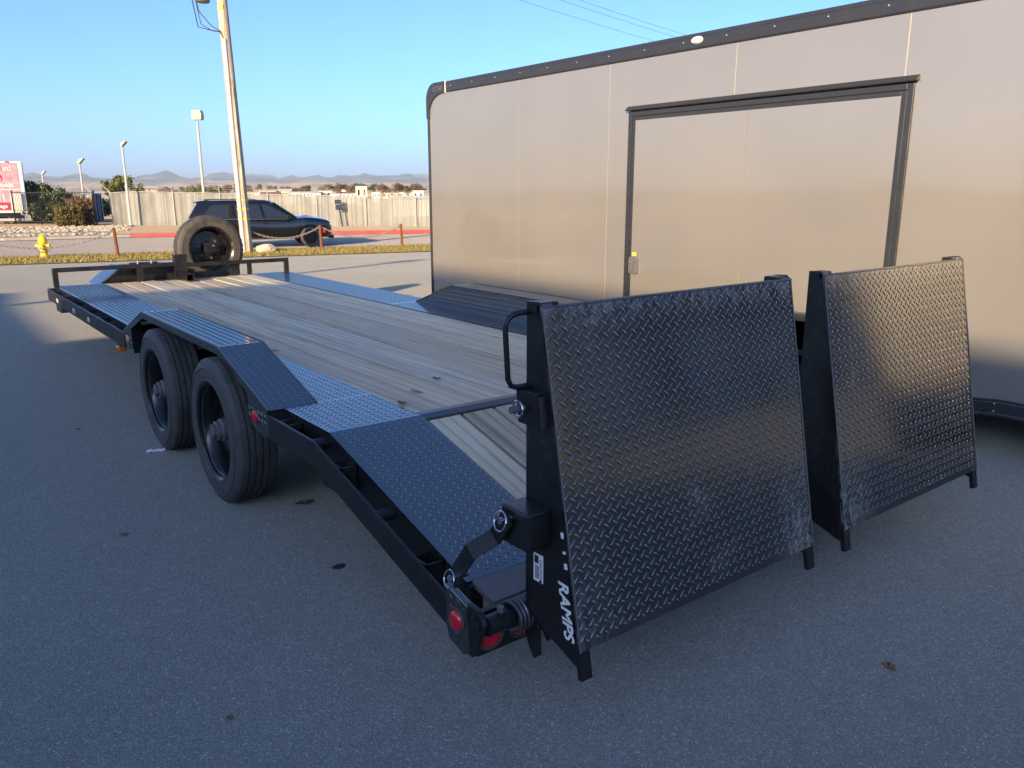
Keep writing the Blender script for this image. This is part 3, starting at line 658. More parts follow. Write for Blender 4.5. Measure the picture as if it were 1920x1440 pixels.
def ramp(x0, x1, mat, detail):
    A = lambda x, d, h=0: (np.array([x, PT[0], PT[1]]) + vr*d + wr*h)
    m = MB(); V = [A(x, d, h) for h in (-.006, 0) for d in (0, PL) for x in (x0, x1)]
    m.add(V, [(0, 1, 3, 2), (4, 6, 7, 5), (0, 4, 5, 1), (2, 3, 7, 6), (0, 2, 6, 4), (1, 5, 7, 3)])
    p = m.build('ramp', mat, FT, label='left ramp plate with pale scuffs across its middle and lower corner' if detail else 'right ramp plate with pale scuffs down one side')
    # lugs sit in a frame whose origin is the plate's top left corner
    lugs([(A(x0, 0), ur, -vr, wr, [(0, 0), (x1-x0, 0), (x1-x0, -PL), (0, -PL)])], p, mat, .0019)
    for xs, sgn in ((x0, 1), (x1, -1)):
        m = MB(); f = -1.20
        m.prism([(f, 1.300), (f-.045, 1.302), (PT[0]+.004, 1.293), (PB[0]+.008, PB[1]-.05), (PB[0]+.03, PB[1]-.045), (f-.03, .345), (f, .375)], 'x', xs, xs+sgn*.010)
        m.build('side_plate', M_BLK, p, bevel=.001)
        m = MB(); m.box(xs+sgn*.010, xs+sgn*.075, f-.050, f, .345, 1.299); m.build('side_channel', M_BLK, p, bevel=.004)
        m = MB(); m.obox(A(xs+sgn*.020, PL+.028, -.011), (ur, vr, wr), (.021, .058, .010)); m.build('ramp_foot', M_BLK, p, bevel=.003)
        m = MB(); m.obox(A(xs+sgn*.024, .006, -.0125), (ur, vr, wr), (.024, .012, .006)); m.build('corner_tab', M_STEEL, p, bevel=.002)
        m = MB(); m.prism([(f+.012, .40), (f-.035, .385), (f-.048, .21), (f-.02, .185), (f+.005, .22), (f+.04, .30)], 'x', xs+sgn*.015, xs+sgn*.028)
        m.prism([(f+.012, .40), (f-.035, .385), (f-.048, .25), (f-.02, .225), (f+.005, .26), (f+.04, .30)], 'x', xs+sgn*.068, xs+sgn*.082)
        m.build('hinge_lug', M_BLK, p, bevel=.003)
    m = MB(); m.box(x0+.075, x1-.075, PT[0]+.004, PT[0]+.030, 1.262, 1.288); m.build('top_bar', M_STEEL, p, bevel=.003)
    for z in (.45, .66, .87, 1.08):
        m = MB(); m.box(x0+.075, x1-.075, -1.235, -1.205, z, z+.04); m.build('cross_tube', M_BLK, p, bevel=.003)
    m = MB(); m.tube([A(x0+.004, d, .001) for d in np.linspace(0, PL, 12)], .003, 5); m.tube([A(x1-.004, d, .001) for d in np.linspace(0, PL, 12)], .003, 5)
    m.tube([A(x, .004+random.uniform(-.002, .002), .001) for x in np.linspace(x0, x1, 30)], .003, 5); m.build('weld_bead', M_STEEL, p, smooth=True)
    return p
RX = ((.068, 1.235), (1.445, 2.588))
R1 = ramp(*RX[0], M_RAMP1, True); R2 = ramp(*RX[1], M_RAMP2, False)
x0 = RX[0][0]
m = MB(); m.box(-.018, x0, -1.315, -1.19, .603, .718); m.build('ramp_stop_box', M_BLK, R1, bevel=.006)
m = MB(); m.prism([(-1.19, 1.052), (-1.285, 1.046), (-1.30, .955), (-1.20, .955)], 'x', x0-.03, x0-.018); m.prism([(-1.285, 1.046), (-1.292, 1.046), (-1.307, .955), (-1.30, .955)], 'x', x0-.03, x0+.001); m.box(x0-.03, x0+.001, -1.285, -1.19, 1.046, 1.053)
m.build('latch_bracket', M_BLK, R1, bevel=.002)
m = MB(); m.cyl((x0-.075, -1.225, 1.002), (x0-.018, -1.225, 1.002), .011, None, 12); m.build('latch_pin', M_STEEL, R1, smooth=True)
m = MB(); m.tube([(x0-.05, -1.225+.022*math.cos(a), 1.002+.022*math.sin(a)) for a in np.linspace(0, 2*math.pi, 16, endpoint=False)], .0035, 6, closed=True); m.build('pin_ring', M_CHROME, R1, smooth=True)
hp = [(x0+.012, -1.21, 1.272), (x0-.045, -1.205, 1.268), (x0-.066, -1.20, 1.256), (x0-.074, -1.198, 1.235), (x0-.066, -1.20, 1.085), (x0-.058, -1.203, 1.066), (x0-.04, -1.206, 1.060), (x0+.012, -1.21, 1.060)]
m = MB(); m.tube(hp, .0085, 8); m.build('grab_handle', M_BLK, R1, smooth=True)
# lettering on the ramp's side and a caution sticker
tl = 1.0/math.hypot(.184, .969)
dn = np.array([0, -.184*tl, -.969*tl]); rt = np.array([0, -.969*tl, .184*tl])
def SPt(d, b): return np.array([x0-.0012, -1.262, 1.291]) + dn*d - rt*b     # d along the plate edge, b back from it
text('RAMPS', .058, 'side_lettering', M_WHITE, R1, SPt(.868, .040), dn, rt, np.array([-1, 0, 0]), .25, .0008, .0012)
m = MB()
for d, h_ in ((.645, .016), (.695, .007), (.735, .016)):
    m.obox(SPt(d, .017), ((1, 0, 0), dn, rt), (.0008, h_*.55, .006))
m.build('side_lettering', M_WHITE, R1)
o_ = np.array([x0-.0016, -1.262, .515]); m = MB(); m.obox(o_, ((1, 0, 0), (0, 1, 0), (0, 0, 1)), (.0012, .021, .044)); stk = m.build('caution_sticker', M_WHITE, R1)
text('CAUTION', .0150, 'sticker_print', M_DECALK, R1, o_+np.array([-.0016, -.012, -.004]), np.array([0, 0, -1]), np.array([0, -1, 0]), np.array([-1, 0, 0]), 0, .0004)
m = MB(); m.obox(o_+np.array([-.0016, .007, .026]), ((1, 0, 0), (0, 1, 0), (0, 0, 1)), (.0005, .009, .012))
for k in range(4): m.obox(o_+np.array([-.0016, .012-.005*k, -.014]), ((1, 0, 0), (0, 1, 0), (0, 0, 1)), (.0005, .0009, .021))
m.obox(o_+np.array([-.0016, -.012, -.039]), ((1, 0, 0), (0, 1, 0), (0, 0, 1)), (.0005, .005, .004)); m.build('sticker_print', M_DECALK, R1)
# brace link between the bed corner and the ramp
A0, A1 = np.array([-.098, -1.06, .455]), np.array([-.026, -1.225, .672]); dd = A1-A0; LL = np.linalg.norm(dd); dd /= LL
sd = np.cross(dd, (1, 0, 0)); sd /= np.linalg.norm(sd); nx = np.cross(sd, dd)
K = [A0-dd*.025, A0+dd*LL*.55, A0+dd*LL*.72+nx*0, A1+dd*.03]
K = [np.array([-.098, *K[0][1:]]), np.array([-.098, *K[1][1:]]), np.array([-.03, *K[2][1:]]), np.array([-.03, *K[3][1:]])]
m = MB()
for a, b in zip(K[:-1], K[1:]):
    V = [p_ + sd*.026*s_ + np.array([1, 0, 0])*.004*q for p_ in (a, b) for q in (-1, 1) for s_ in (-1, 1)]
    m.add(V, [(0, 1, 3, 2), (4, 6, 7, 5), (0, 4, 5, 1), (2, 3, 7, 6), (0, 2, 6, 4), (1, 5, 7, 3)])
m.build('ramp_brace', M_BLK, FT)
for c, rr in ((np.array([-.106, -1.06, .455]), .026), (np.array([-.040, -1.232, .684]), .028)):
    m = MB(); m.cyl(c+np.array([-.014, 0, 0]), c+np.array([.055, 0, 0]), .010, None, 12); p = m.build('brace_pin', M_CHROME, FT, smooth=True)
    m = MB(); m.tube([c+np.array([-.012+.008*math.sin(a), rr*.95*math.cos(a), rr*math.sin(a)]) for a in np.linspace(0, 2*math.pi, 24, endpoint=False)], .0026, 6, closed=True); m.build('pin_ring', M_CHROME, p, smooth=True)
m = MB(); m.tube([(.01, -1.195, .300), (.10, -1.20, .297), (.15, -1.215, .298), (.17, -1.25, .285), (.175, -1.29, .25)], .007, 7); m.build('spring_rod', M_BARE, FT, smooth=True)

# ================================================================== ENCLOSED TRAILER
XE, YE0, YE1, ZT0, ZT1, ZB = 3.693, -2.42, 5.10, 2.62, 2.735, .375
XE2 = XE+2.5
ET = thing('enclosed_trailer', 'tall pewter enclosed cargo trailer with black trim and a framed side door', 'trailer', (XE+1.25, 1.3, 0))
seams = [YE1-.02, 4.68, 3.46, 2.215, .93, -.32, -1.55, YE0+.02]
YD0, YD1, ZD0, ZD1 = 1.95, -.37, .46, 2.205        # door opening
def panel(y0, y1, z0, z1, x0=XE, x1=XE+.02, name='wall_panel', par=None):
    m = MB(); m.box(x0, x1, min(y0, y1)+.0025, max(y0, y1)-.0025, z0, z1); return m.build(name, M_WALL, par or ET, bevel=.0015)
for a, b in zip(seams[:-1], seams[1:]):
    segs = []
    if a > YD0 > b: m = MB(); m.prism([(a-.0025, ZB), (a-.0025, ZT0+.02), (b+.0025, ZT0+.02), (b+.0025, ZD1), (YD0, ZD1), (YD0, ZB)], 'x', XE, XE+.02); m.build('wall_panel', M_WALL, ET, bevel=.0015)
    elif b >= YD1 and a <= YD0: segs = [(a, b, ZD1, ZT0+.02)]
    elif a > YD1 > b: m = MB(); m.prism([(b+.0025, ZB), (b+.0025, ZT0+.02), (a-.0025, ZT0+.02), (a-.0025, ZD1), (YD1, ZD1), (YD1, ZB)], 'x', XE, XE+.02); m.build('wall_panel', M_WALL, ET, bevel=.0015)
    else: segs = [(a, b, ZB, ZT0+.02)]
    for y0, y1, z0, z1 in segs:
        m = MB(); m.box(XE, XE+.02, y1+.0025, y0-.0025, z0, z1); m.build('wall_panel', M_WALL, ET, bevel=.0015)
for s_ in seams[1:-1]:
    hi = ZT0; lo = ZD1+.05 if YD1 < s_ < YD0 else ZB
    m = MB(); m.box(XE+.004, XE+.012, s_-.003, s_+.003, lo, hi); m.build('panel_joint', M_SEAL, ET)
# remaining shell: far wall, front, rear, roof, floor (panelled walls carry the visible side)
m = MB(); m.box(XE2-.02, XE2, YE0, YE1, ZB, ZT1-.01); m.build('far_wall', M_WALL, ET)
m = MB(); m.box(XE+.03, XE2-.03, YE1-.03, YE1-.005, ZB, ZT1-.01); m.build('front_wall', M_WALL, ET)
m = MB(); m.box(XE+.03, XE2-.03, YE0+.005, YE0+.03, ZB, ZT1-.01); m.build('rear_door', M_WALL, ET)
m = MB(); m.box(XE+.021, XE2-.021, YE0+.03, YE1-.03, ZT1-.03, ZT1-.012); m.build('roof', M_LAMPPOLE, ET)
m = MB(); m.box(XE+.03, XE2-.03, YE0+.03, YE1-.03, ZB-.08, ZB+.02); m.build('floor_frame', M_FRAME, ET)
# top rail with two beads, corner cap, posts, bottom rail
for (x0, x1) in ((XE-.012, XE+.03), (XE2-.03, XE2+.012)):
    m = MB(); m.box(x0, x1, YE0, YE1-.375, ZT0, ZT1); r_ = m.build('top_rail', M_TRIM, ET, bevel=.01)
    xs = x0 if x0 < XE+1 else x1
    m = MB(); m.box(min(xs, xs+(-.003 if x0 < XE+1 else .003)), max(xs, xs+(-.003 if x0 < XE+1 else .003)), YE0, YE1-.375, ZT0+.012, ZT0+.018); m.build('rail_bead', M_TRIM, r_)
    m = MB(); m.box(min(xs, xs+(-.003 if x0 < XE+1 else .003)), max(xs, xs+(-.003 if x0 < XE+1 else .003)), YE0, YE1-.375, ZT1-.028, ZT1-.022); m.build('rail_bead', M_TRIM, r_)
sm = MB(); sm.lathe([(.0042, 0), (.0034, -.0025), (.001, -.003)], (0, 0, 0), 'x', 8); screw = sm.mesh('screw', smooth=True); screw.materials.append(M_CLEARL)
for k in range(14):
    y = YE1-.48-k*.40
    put(screw, 'screw', ET, (XE-.0125, y, (ZT0+ZT1)/2+.004))
# corner cap at the front: rounded L
cap = []; ycap = YE1-.38
for a in np.linspace(0, math.pi/2, 9): cap.append((YE1+.012-.17+.17*math.sin(a), ZT1+.004-.17+.17*math.cos(a)))
outer = [(ycap, ZT1+.004)] + cap + [(YE1+.012, 2.37)]
inner = [(YE1-.042, 2.37)] + [(YE1-.042-.27+.27*math.cos(a), 2.43+.19*math.sin(a)) for a in np.linspace(0, math.pi/2, 8)] + [(ycap, ZT0-.004)]
for x0, x1 in ((XE-.018, XE+.03), (XE2-.03, XE2+.018)):
    m = MB(); m.prism(outer+inner, 'x', x0, x1); cp = m.build('corner_cap', M_TRIM, ET, bevel=.004)
    if x0 < XE: capo = cp
text('UTAK', .075, 'cap_emblem', M_STEEL, capo, (XE-.0185, YE1-.235, 2.668), np.array([0, -1, 0]), np.array([0, 0, 1]), np.array([-1, 0, 0]), 0, .002)
m = MB(); m.box(XE-.02, XE+.001, ycap-.006, ycap+.002, ZT0-.003, ZT1+.003); m.build('cap_seal', M_CLEARL, ET)
for y0, y1 in ((YE1-.036, YE1+.008), (YE0-.008, YE0+.036)):
    m = MB(); m.box(XE-.010, XE+.03, y0, y1, ZB-.06, 2.372 if y0 > 0 else ZT0); m.build('corner_post', M_TRIM, ET, bevel=.008)
    m = MB(); m.box(XE2-.03, XE2+.010, y0, y1, ZB-.06, 2.372 if y0 > 0 else ZT0); m.build('corner_post', M_TRIM, ET, bevel=.008)
def rail_seg(pts):
    for (ya, za), (yb, zb_) in zip(pts[:-1], pts[1:]):
        m = MB(); m.prism([(ya, za), (yb, zb_), (yb, zb_-.105), (ya, za-.105)], 'x', XE-.014, XE+.02); r = m.build('bottom_rail', M_TRIM, ET, bevel=.003)
        m = MB(); m.prism([(ya, za-.018), (yb, zb_-.018), (yb, zb_-.022), (ya, za-.022)], 'x', XE-.0165, XE-.0138); m.prism([(ya, za-.085), (yb, zb_-.085), (yb, zb_-.089), (ya, za-.089)], 'x', XE-.0165, XE-.0138); m.build('rail_bead', M_STEEL, r)
        for z_ in (-.03, -.075):
            put(screw, 'screw', ET, (XE-.015, yb+.02*(1 if ya > yb else -1), zb_+z_))
rail_seg([(YE1-.04, ZB+.03), (1.45, ZB+.03)]); rail_seg([(-.93, .392), (-1.095, .412), (-2.38, .412)])
# fender and wheels
fpoly = [(-.95, .40), (-.45, .765), (.98, .765), (1.47, .40), (1.42, .40), (.95, .715), (-.42, .715), (-.90, .40)]
m = MB(); m.prism(fpoly, 'x', XE-.10, XE+.005); fd = m.build('fender', M_TRIM, ET, bevel=.01)
text('R', .05, 'fender_lettering', M_WHITE, fd, (XE-.1045, .29, .575), np.array([0, -1, 0]), np.array([0, 0, 1]), np.array([-1, 0, 0]))
m = MB(); m.prism([(-.9, .40), (-.42, .71), (.95, .71), (1.42, .40), (1.2, .5), (-.7, .5)], 'x', XE-.004, XE+.004); m.build('wheel_well', M_FRAME, ET)
for y in (-.17, .70):
    for x, rz in ((XE+.055, 0), (XE2-.055, math.pi)):
        w = wheel(ET, ME_T, hub=False); off = OFF[ET]; w.location = (x-off[0], y-off[1], .345-off[2]); w.rotation_euler = (.3, 0, rz); w.scale = (.9, .9, .9)
    m = MB(); m.cyl((XE+.1, y, .345), (XE2-.1, y, .345), .045, None, 12); m.build('axle', M_FRAME, ET)
m = MB(); m.box(XE+.5, XE2-.5, YE1-.2, YE1+.2, .40, .50); m.bar((XE+.7, YE1, .45), (XE+1.2, YE1+1.4, .45), .1, .12); m.bar((XE2-.7, YE1, .45), (XE2-1.2, YE1+1.4, .45), .1, .12); m.cyl((XE+1.25, YE1+1.1, 0), (XE+1.25, YE1+1.1, .8), .04, None, 12); m.build('tongue', M_FRAME, ET)
m = MB(); m.box(XE-.030, XE-.0005, 4.925, 4.975, .462, .498); m.build('amber_marker_light', M_AMB, ET, bevel=.008)
m = MB(); m.lathe([(.001, -.022), (.025, -.020), (.040, -.010), (.046, 0)], (XE-.0125, 1.29, 2.683), 'x', 20); m.v = [(x, 1.29+(y-1.29)*1.25, 2.683+(z-2.683)*.62) for x, y, z in m.v]; ll = m.build('oval_marker_light', M_CLEARL, ET, smooth=True)
# side door -------------------------------------------------------------------------
m = MB(); m.box(XE-.004, XE+.016, .79+.0025, YD0-.05, ZD0+.04, ZD1-.045); dr = m.build('side_door', M_WALL, ET, bevel=.0015)
m = MB(); m.box(XE-.004, XE+.016, YD1+.05, .79-.0025, ZD0+.04, ZD1-.045); m.build('door_panel', M_WALL, dr, bevel=.0015)
m = MB(); m.box(XE+.003, XE+.01, .79-.003, .79+.003, ZD0+.04, ZD1-.045); m.build('panel_joint', M_SEAL, dr)
for nm, (y0, y1, z0, z1) in {'a': (YD0-.020, YD0+.022, ZD0, ZD1+.02), 'b': (YD1-.022, YD1+.020, ZD0, ZD1+.02), 'c': (YD1+.0205, YD0-.0205, ZD1-.022, ZD1+.02), 'd': (YD1+.0205, YD0-.0205, ZD0, ZD0+.04)}.items():
    m = MB(); m.box(XE-.014, XE+.012, y0, y1, z0, z1); m.build('door_frame', M_TRIM, dr, bevel=.005)
for (y0, y1, z0, z1) in ((YD0-.052, YD0-.021, ZD0+.04, ZD1-.0225), (YD1+.021, YD1+.056, ZD0+.04, ZD1-.0225), (YD1+.0565, YD0-.0525, ZD1-.052, ZD1-.0225)):
    m = MB(); m.box(XE-.008, XE+.012, y0, y1, z0, z1); m.build('door_edge_trim', M_TRIM, dr, bevel=.003)
m = MB(); m.prism([(XE-.045, ZD1+.03), (XE-.04, ZD1+.022), (XE-.003, ZD1+.034), (XE-.003, ZD1+.062), (XE-.014, ZD1+.058)], 'y', YD1-.045, YD0+.035); m.build('drip_cap', M_TRIM, ET, bevel=.002)
# flush paddle latch
def rrect(cy, cz, w, h, r, n=5):
    P = []
    for (sy, sz, a0) in ((1, 1, 0), (-1, 1, 90), (-1, -1, 180), (1, -1, 270)):
        for k in range(n): a = R(a0+90*k/(n-1)); P.append((cy+sy*(w/2-r)+r*math.cos(a), cz+sz*(h/2-r)+r*math.sin(a)))
    return P
yl, zl = 1.862, .975
m = MB(); m.prism(rrect(yl, zl, .105, .145, .022), 'x', XE-.020, XE-.003); lt = m.build('door_latch', M_STEEL, dr, bevel=.004)
m = MB(); m.prism(rrect(yl+.018, zl-.004, .042, .095, .006), 'x', XE-.030, XE-.0195); m.build('latch_paddle', M_STEEL, dr, bevel=.003)
m = MB(); m.lathe([(.009, 0), (.008, -.004), (.001, -.005)], (XE-.030, yl+.020, zl+.018), 'x', 10); m.build('lock_cylinder', M_CHROME, dr, smooth=True)
m = MB(); m.lathe([(.009, 0), (.008, -.004), (.001, -.005)], (XE-.020, yl-.030, zl+.036), 'x', 10); m.build('lock_cylinder', M_CHROME, dr, smooth=True)
m = MB(); m.box(XE-.0055, XE-.0038, yl-.022, yl+.024, zl+.082, zl+.108); m.build('yellow_sticker', M_YELST, dr)

# ================================================================== WORKSHOP BUILDING (left of the lot, casts the shade)
M_STUCCO = concrete('tan_stucco', (.44, .36, .27)); M_ROOF = concrete('brown_roof', (.13, .085, .06)); M_DOORW = MT('roller_door_white', (.55, .54, .50), .5).m
BW = thing('workshop_building', 'long tan stucco workshop with hipped brown roof and lower side wing', 'building', (-17, -14, 0))
bx0, bx1, by0, by1, ze_, zrg = -21.3, -13.3, -34., -1.3, 4.15, 7.1
m = MB(); m.box(bx0, bx1, by0, by1, -.2, ze_); m.build('wall', M_STUCCO, BW)
ex0, ex1, ey0, ey1 = -21.6, -13., -34.3, -.98
m = MB(); V = [(ex0, ey0, ze_), (ex1, ey0, ze_), (ex1, ey1, ze_+.05), (ex0, ey1, ze_+.05), (-17, ey0+5.9, zrg), (-17, -6.9, zrg), (ex0, ey0, ze_-.12), (ex1, ey0, ze_-.12), (ex1, ey1, ze_-.12), (ex0, ey1, ze_-.12)]
m.add(V, [(0, 1, 4), (1, 2, 5, 4), (2, 3, 5), (3, 0, 4, 5), (6, 7, 1, 0), (7, 8, 2, 1), (8, 9, 3, 2), (9, 6, 0, 3), (9, 8, 7, 6)]); m.build('roof', M_ROOF, BW)
m = MB(); m.box(-20., -13.05, by1+.01, 5.2, -.2, 3.85); m.build('wing_wall', M_STUCCO, BW)
m = MB(); m.box(-20.2, -12.9, by1+.02, 5.35, 3.86, 4.0); m.build('wing_roof', M_ROOF, BW)
for y in (-30, -25, -20, -15, -10, -5.5):
    m = MB(); m.box(bx1+.005, bx1+.05, y-1.6, y+1.6, 0, 3.2); d_ = m.build('roller_door', M_DOORW, BW)
    for k in range(1, 8):
        m = MB(); m.box(bx1+.051, bx1+.065, y-1.58, y+1.58, k*.4-.02, k*.4+.02); m.build('door_slat', M_DOORW, d_)
for y in (.6, 3.6):
    m = MB(); m.box(-13.045, -13.0, y-.6, y+.6, 1.0, 2.2); w_ = m.build('window', M_GLASS, BW)
    m = MB(); m.box(-13.048, -12.96, y-.68, y+.68, .92, .998); m.build('window_sill', M_CONC, w_)
RB = thing('reflection_block', 'unseen grey building block added behind the camera to darken the ramp reflections', 'building', (26, -26, 0))  # out of view, added so the ramp plates mirror something dark
m = MB(); m.box(13.5, 42, -34, -18, -.2, 5.2); m.build('wall', concrete('reflection_block_grey', (.16, .165, .17)), RB)
m = MB(); m.box(13.2, 42.3, -34.3, -17.7, 5.21, 5.45); m.build('roof', M_ROOF, RB)
for x in (16, 21, 26, 31, 36):
    m = MB(); m.box(x-1.6, x+1.6, -17.995, -17.94, 0, 3.4); m.build('roller_door', M_DOORW, RB)
mp_ = thing('light_mast', 'tall grey light mast standing behind the workshop', 'light pole', (-22.4, -2.4, 0))
m = MB(); m.cyl((-22.4, -2.4, -.2), (-22.4, -2.4, 9.7), .16, .11, 12); m.build('pole', M_LAMPPOLE, mp_, smooth=True)
m = MB(); m.box(-22.7, -22.1, -2.6, -2.2, 9.6, 9.8); m.build('lamp_head', M_LAMPTAN, mp_, bevel=.03)

# ================================================================== STREET SIDE THINGS
# rock on the verge
def rock(name, label, loc, size, seed, mat, cat='rock'):
    bm = bmesh.new(); bmesh.ops.create_icosphere(bm, subdivisions=3, radius=1); r = np.random.default_rng(seed)
    pl = [(lambda d: (d/np.linalg.norm(d), r.uniform(.62, .95)))(r.normal(size=3)) for _ in range(16)]
    for v in bm.verts:
        p = np.array(v.co); k = 1.
        for d, h in pl:
            q = p @ d
            if q > h: k = min(k, h/q)
        p = p*k*(1+r.normal(0, .012)); v.co = (p[0]*size[0], p[1]*size[1], max(p[2], -.45)*size[2])
    me = bpy.data.meshes.new(name); bm.to_mesh(me); bm.free(); me.polygons.foreach_set('use_smooth', [True]*len(me.polygons)); me.set_sharp_from_angle(angle=R(25))
    o = obj(name, me, mat); o.location = loc; o.rotation_euler = (0, 0, r.uniform(0, 6)); return tag(o, label, cat)
P = gg(497, 474); rock('boulder', 'cream boulder lying on the grass behind the spare wheel', (P[0], P[1], -.40), (.40, .27, .27), 4, M_BOULDER)
# fire hydrant
P = gg(84, 483); HY = thing('fire_hydrant', 'yellow fire hydrant standing on the grass strip', 'fire hydrant', (P[0], P[1], -.49), R(-35), local=True)
m = MB(); m.lathe([(.001, 0), (.155, 0), (.155, .04), (.115, .045), (.105, .08), (.100, .40), (.118, .42), (.118, .45), (.10, .46)], (0, 0, 0), 'z', 20); m.build('barrel', M_YEL, HY, smooth=True)
m = MB(); m.lathe([(.10, .455), (.15, .46), (.155, .49), (.128, .50), (.125, .56), (.108, .63), (.07, .68), (.04, .70), (.001, .70)], (0, 0, 0), 'z', 20); m.build('bonnet', M_YEL, HY, smooth=True)
m = MB(); m.lathe([(.026, .69), (.026, .745), (.001, .75)], (0, 0, 0), 'z', 5); m.build('operating_nut', M_YEL, HY)
for sx in (-1, 1):
    m = MB(); m.cyl((sx*.08, 0, .36), (sx*.19, 0, .36), .052, None, 14); m.cyl((sx*.17, 0, .36), (sx*.215, 0, .36), .068, None, 10); m.cyl((sx*.21, 0, .36), (sx*.25, 0, .36), .022, None, 5); m.build('hose_outlet', M_YEL, HY, smooth=True)
    m = MB(); m.tube([(sx*.19, 0, .30), (sx*.20, 0, .22), (sx*.15, 0, .17), (sx*.105, 0, .22)], .010, 5); m.build('cap_chain', M_RUST, HY, smooth=True)
m = MB(); m.cyl((0, -.08, .33), (0, -.18, .33), .072, None, 14); m.cyl((0, -.165, .33), (0, -.21, .33), .088, None, 10); m.build('pumper_outlet', M_YEL, HY, smooth=True)
# rusty posts with a chain
posts = []
for (u, v, vt, lab) in ((222, 481, 428, 'rusty leaning pipe post between the hydrant and the spare wheel'), (604, 468, 423, 'rusty pipe post before the front wheel of the black car'), (754, 462, 421, 'rusty pipe post on the grass beside the enclosed trailer')):
    P = gg(u, v); h = (v-vt)/CAMP['f']*((P-CC) @ FW); lean = .05 if u < 300 else .03
    t = thing('chain_post', lab, 'post', (P[0], P[1], -.5), 0, 'rusty chain posts along the grass', local=True)
    m = MB(); m.cyl((0, 0, -.1), (-RT[0]*lean*h*1.2, -RT[1]*lean*h*1.2, h), .052, .050, 12); m.build('pipe', M_RUST, t, smooth=True)
    posts.append(np.array([P[0]-RT[0]*lean*h, P[1]-RT[1]*lean*h, -.5+h*.94]))
    m = MB(); m.tube([(-RT[0]*lean*h+.06*math.cos(a), -RT[1]*lean*h+.06*math.sin(a), h*.94) for a in np.linspace(0, 6.28, 10, endpoint=False)], .012, 5, closed=True); m.build('chain_ring', M_RUST, t)
UPB = gg(464, 474); UPB[2] = -.5
def chain(a, b, sag, lab):
    a, b = np.array(a), np.array(b); L = np.linalg.norm(b-a); n = int(L/.075); m = MB()
    pts = [a+(b-a)*k/n-np.array([0, 0, sag*4*(k/n)*(1-k/n)]) for k in range(n+1)]
    side = np.cross(b-a, (0, 0, 1)); side /= np.linalg.norm(side)
    for k in range(n):
        c = (pts[k]+pts[k+1])/2; d = pts[k+1]-pts[k]; d /= np.linalg.norm(d); w = side if k % 2 else np.cross(side, d)
        m.tube([c+d*.058*math.cos(q)+w*.030*math.sin(q) for q in np.linspace(0, 6.28, 8, endpoint=False)], .011, 4, closed=True)
    o = m.build('chain', M_ROPE, None, kind=None, smooth=True); return tag(o, lab, 'chain', 'chains between the posts')
chain(UPB+np.array([.1, 0, .75]), posts[1], .34, 'pale sagging chain hung from the utility pole across the black car')
chain(posts[1], posts[2], .42, 'pale sagging chain between the two rusty posts before the red kerb')
chain(gg(-60, 490)+np.array([0, 0, .75]), posts[0]+np.array([0, 0, -.05]), .45, 'pale sagging chain passing behind the yellow hydrant')

# utility pole --------------------------------------------------------------------------
UP_ = thing('utility_pole', 'tall wooden utility pole with pale conduit and yellow bands on the verge', 'utility pole', tuple(UPB))
tl_ = -RT*.024; top = UPB + np.array([tl_[0]*11.6, tl_[1]*11.6, 12.0])
def PP(h, side=0, fwd=0):
    q = UPB + (top-UPB)*h/12.0; return q + np.array([RT[0], RT[1], 0])*side - np.array([math.sin(_y), math.cos(_y), 0])*fwd
m = MB(); m.tube([PP(-.3), PP(4), PP(8), PP(12)], [.195, .18, .16, .14], 18); pole = m.build('pole', M_POLE, UP_, smooth=True)
m = MB(); m.tube([PP(.0, -.045, .20), PP(3, -.03, .19), PP(6.85, -.00, .165)], .066, 12); m.build('conduit', M_PVC, UP_, smooth=True)
m = MB(); m.tube([PP(.0, .13, .14), PP(3, .12, .135), PP(5.4, .11, .13)], .030, 8); m.build('thin_conduit', M_POLE, UP_, smooth=True)
for h in (1.15, 1.48, 1.78):
    m = MB(); m.tube([PP(h-.025, -.045, .20), PP(h+.025, -.045, .20)], .070, 12); m.build('yellow_band', M_YELST, UP_, smooth=True)
    m = MB(); m.tube([PP(h-.03, -.0, .0), PP(h+.02, -.0, .0)], .199, 18); m.build('yellow_band', M_YELST, UP_, smooth=True)
m = MB(); m.obox(PP(7.82, -.02, .165), (RT, (0, 0, 1), -np.array([math.sin(_y), math.cos(_y), 0])), (.085, .06, .012)); m.build('yellow_tag', M_YELST, UP_)
for i, (dx, dz, sag) in enumerate(((-1.05, 8.9, .45), (-.92, 8.75, .25), (-.95, 9.05, .1))):
    a = PP(6.85, -.01, .17); b = PP(dz, dx, .1); m = MB()
    m.tube([a, a*.9+b*.1+np.array([0, 0, .02]), a*.62+b*.38+np.array([0, 0, -.42-sag*.2]), a*.25+b*.75+np.array([0, 0, -.72-sag]), b*.9+a*.1+np.array([0, 0, -.4]), b], .016, 6); m.build('service_cable', M_WIRE, UP_, smooth=True)
m = MB(); q = PP(7.95, -.58, .1); m.lathe([(.001, -.0), (.19, .0), (.215, .03), (.215, .75), (.15, .85), (.001, .87)], q, 'z', 20); m.build('transformer', M_STEEL, UP_, smooth=True)
m = MB(); m.bar(PP(8.5, -.58), PP(8.5, .0), .08, .10); m.build('transformer_bracket', M_FRAME, UP_)
m = MB(); ca = np.array([.17, -.985, 0]); m.bar(PP(11.4)-ca*1.2, PP(11.4)+ca*1.2, .1, .12); m.build('cross_arm', M_POLE, UP_)
wd_ = np.array([.985, .17, 0])
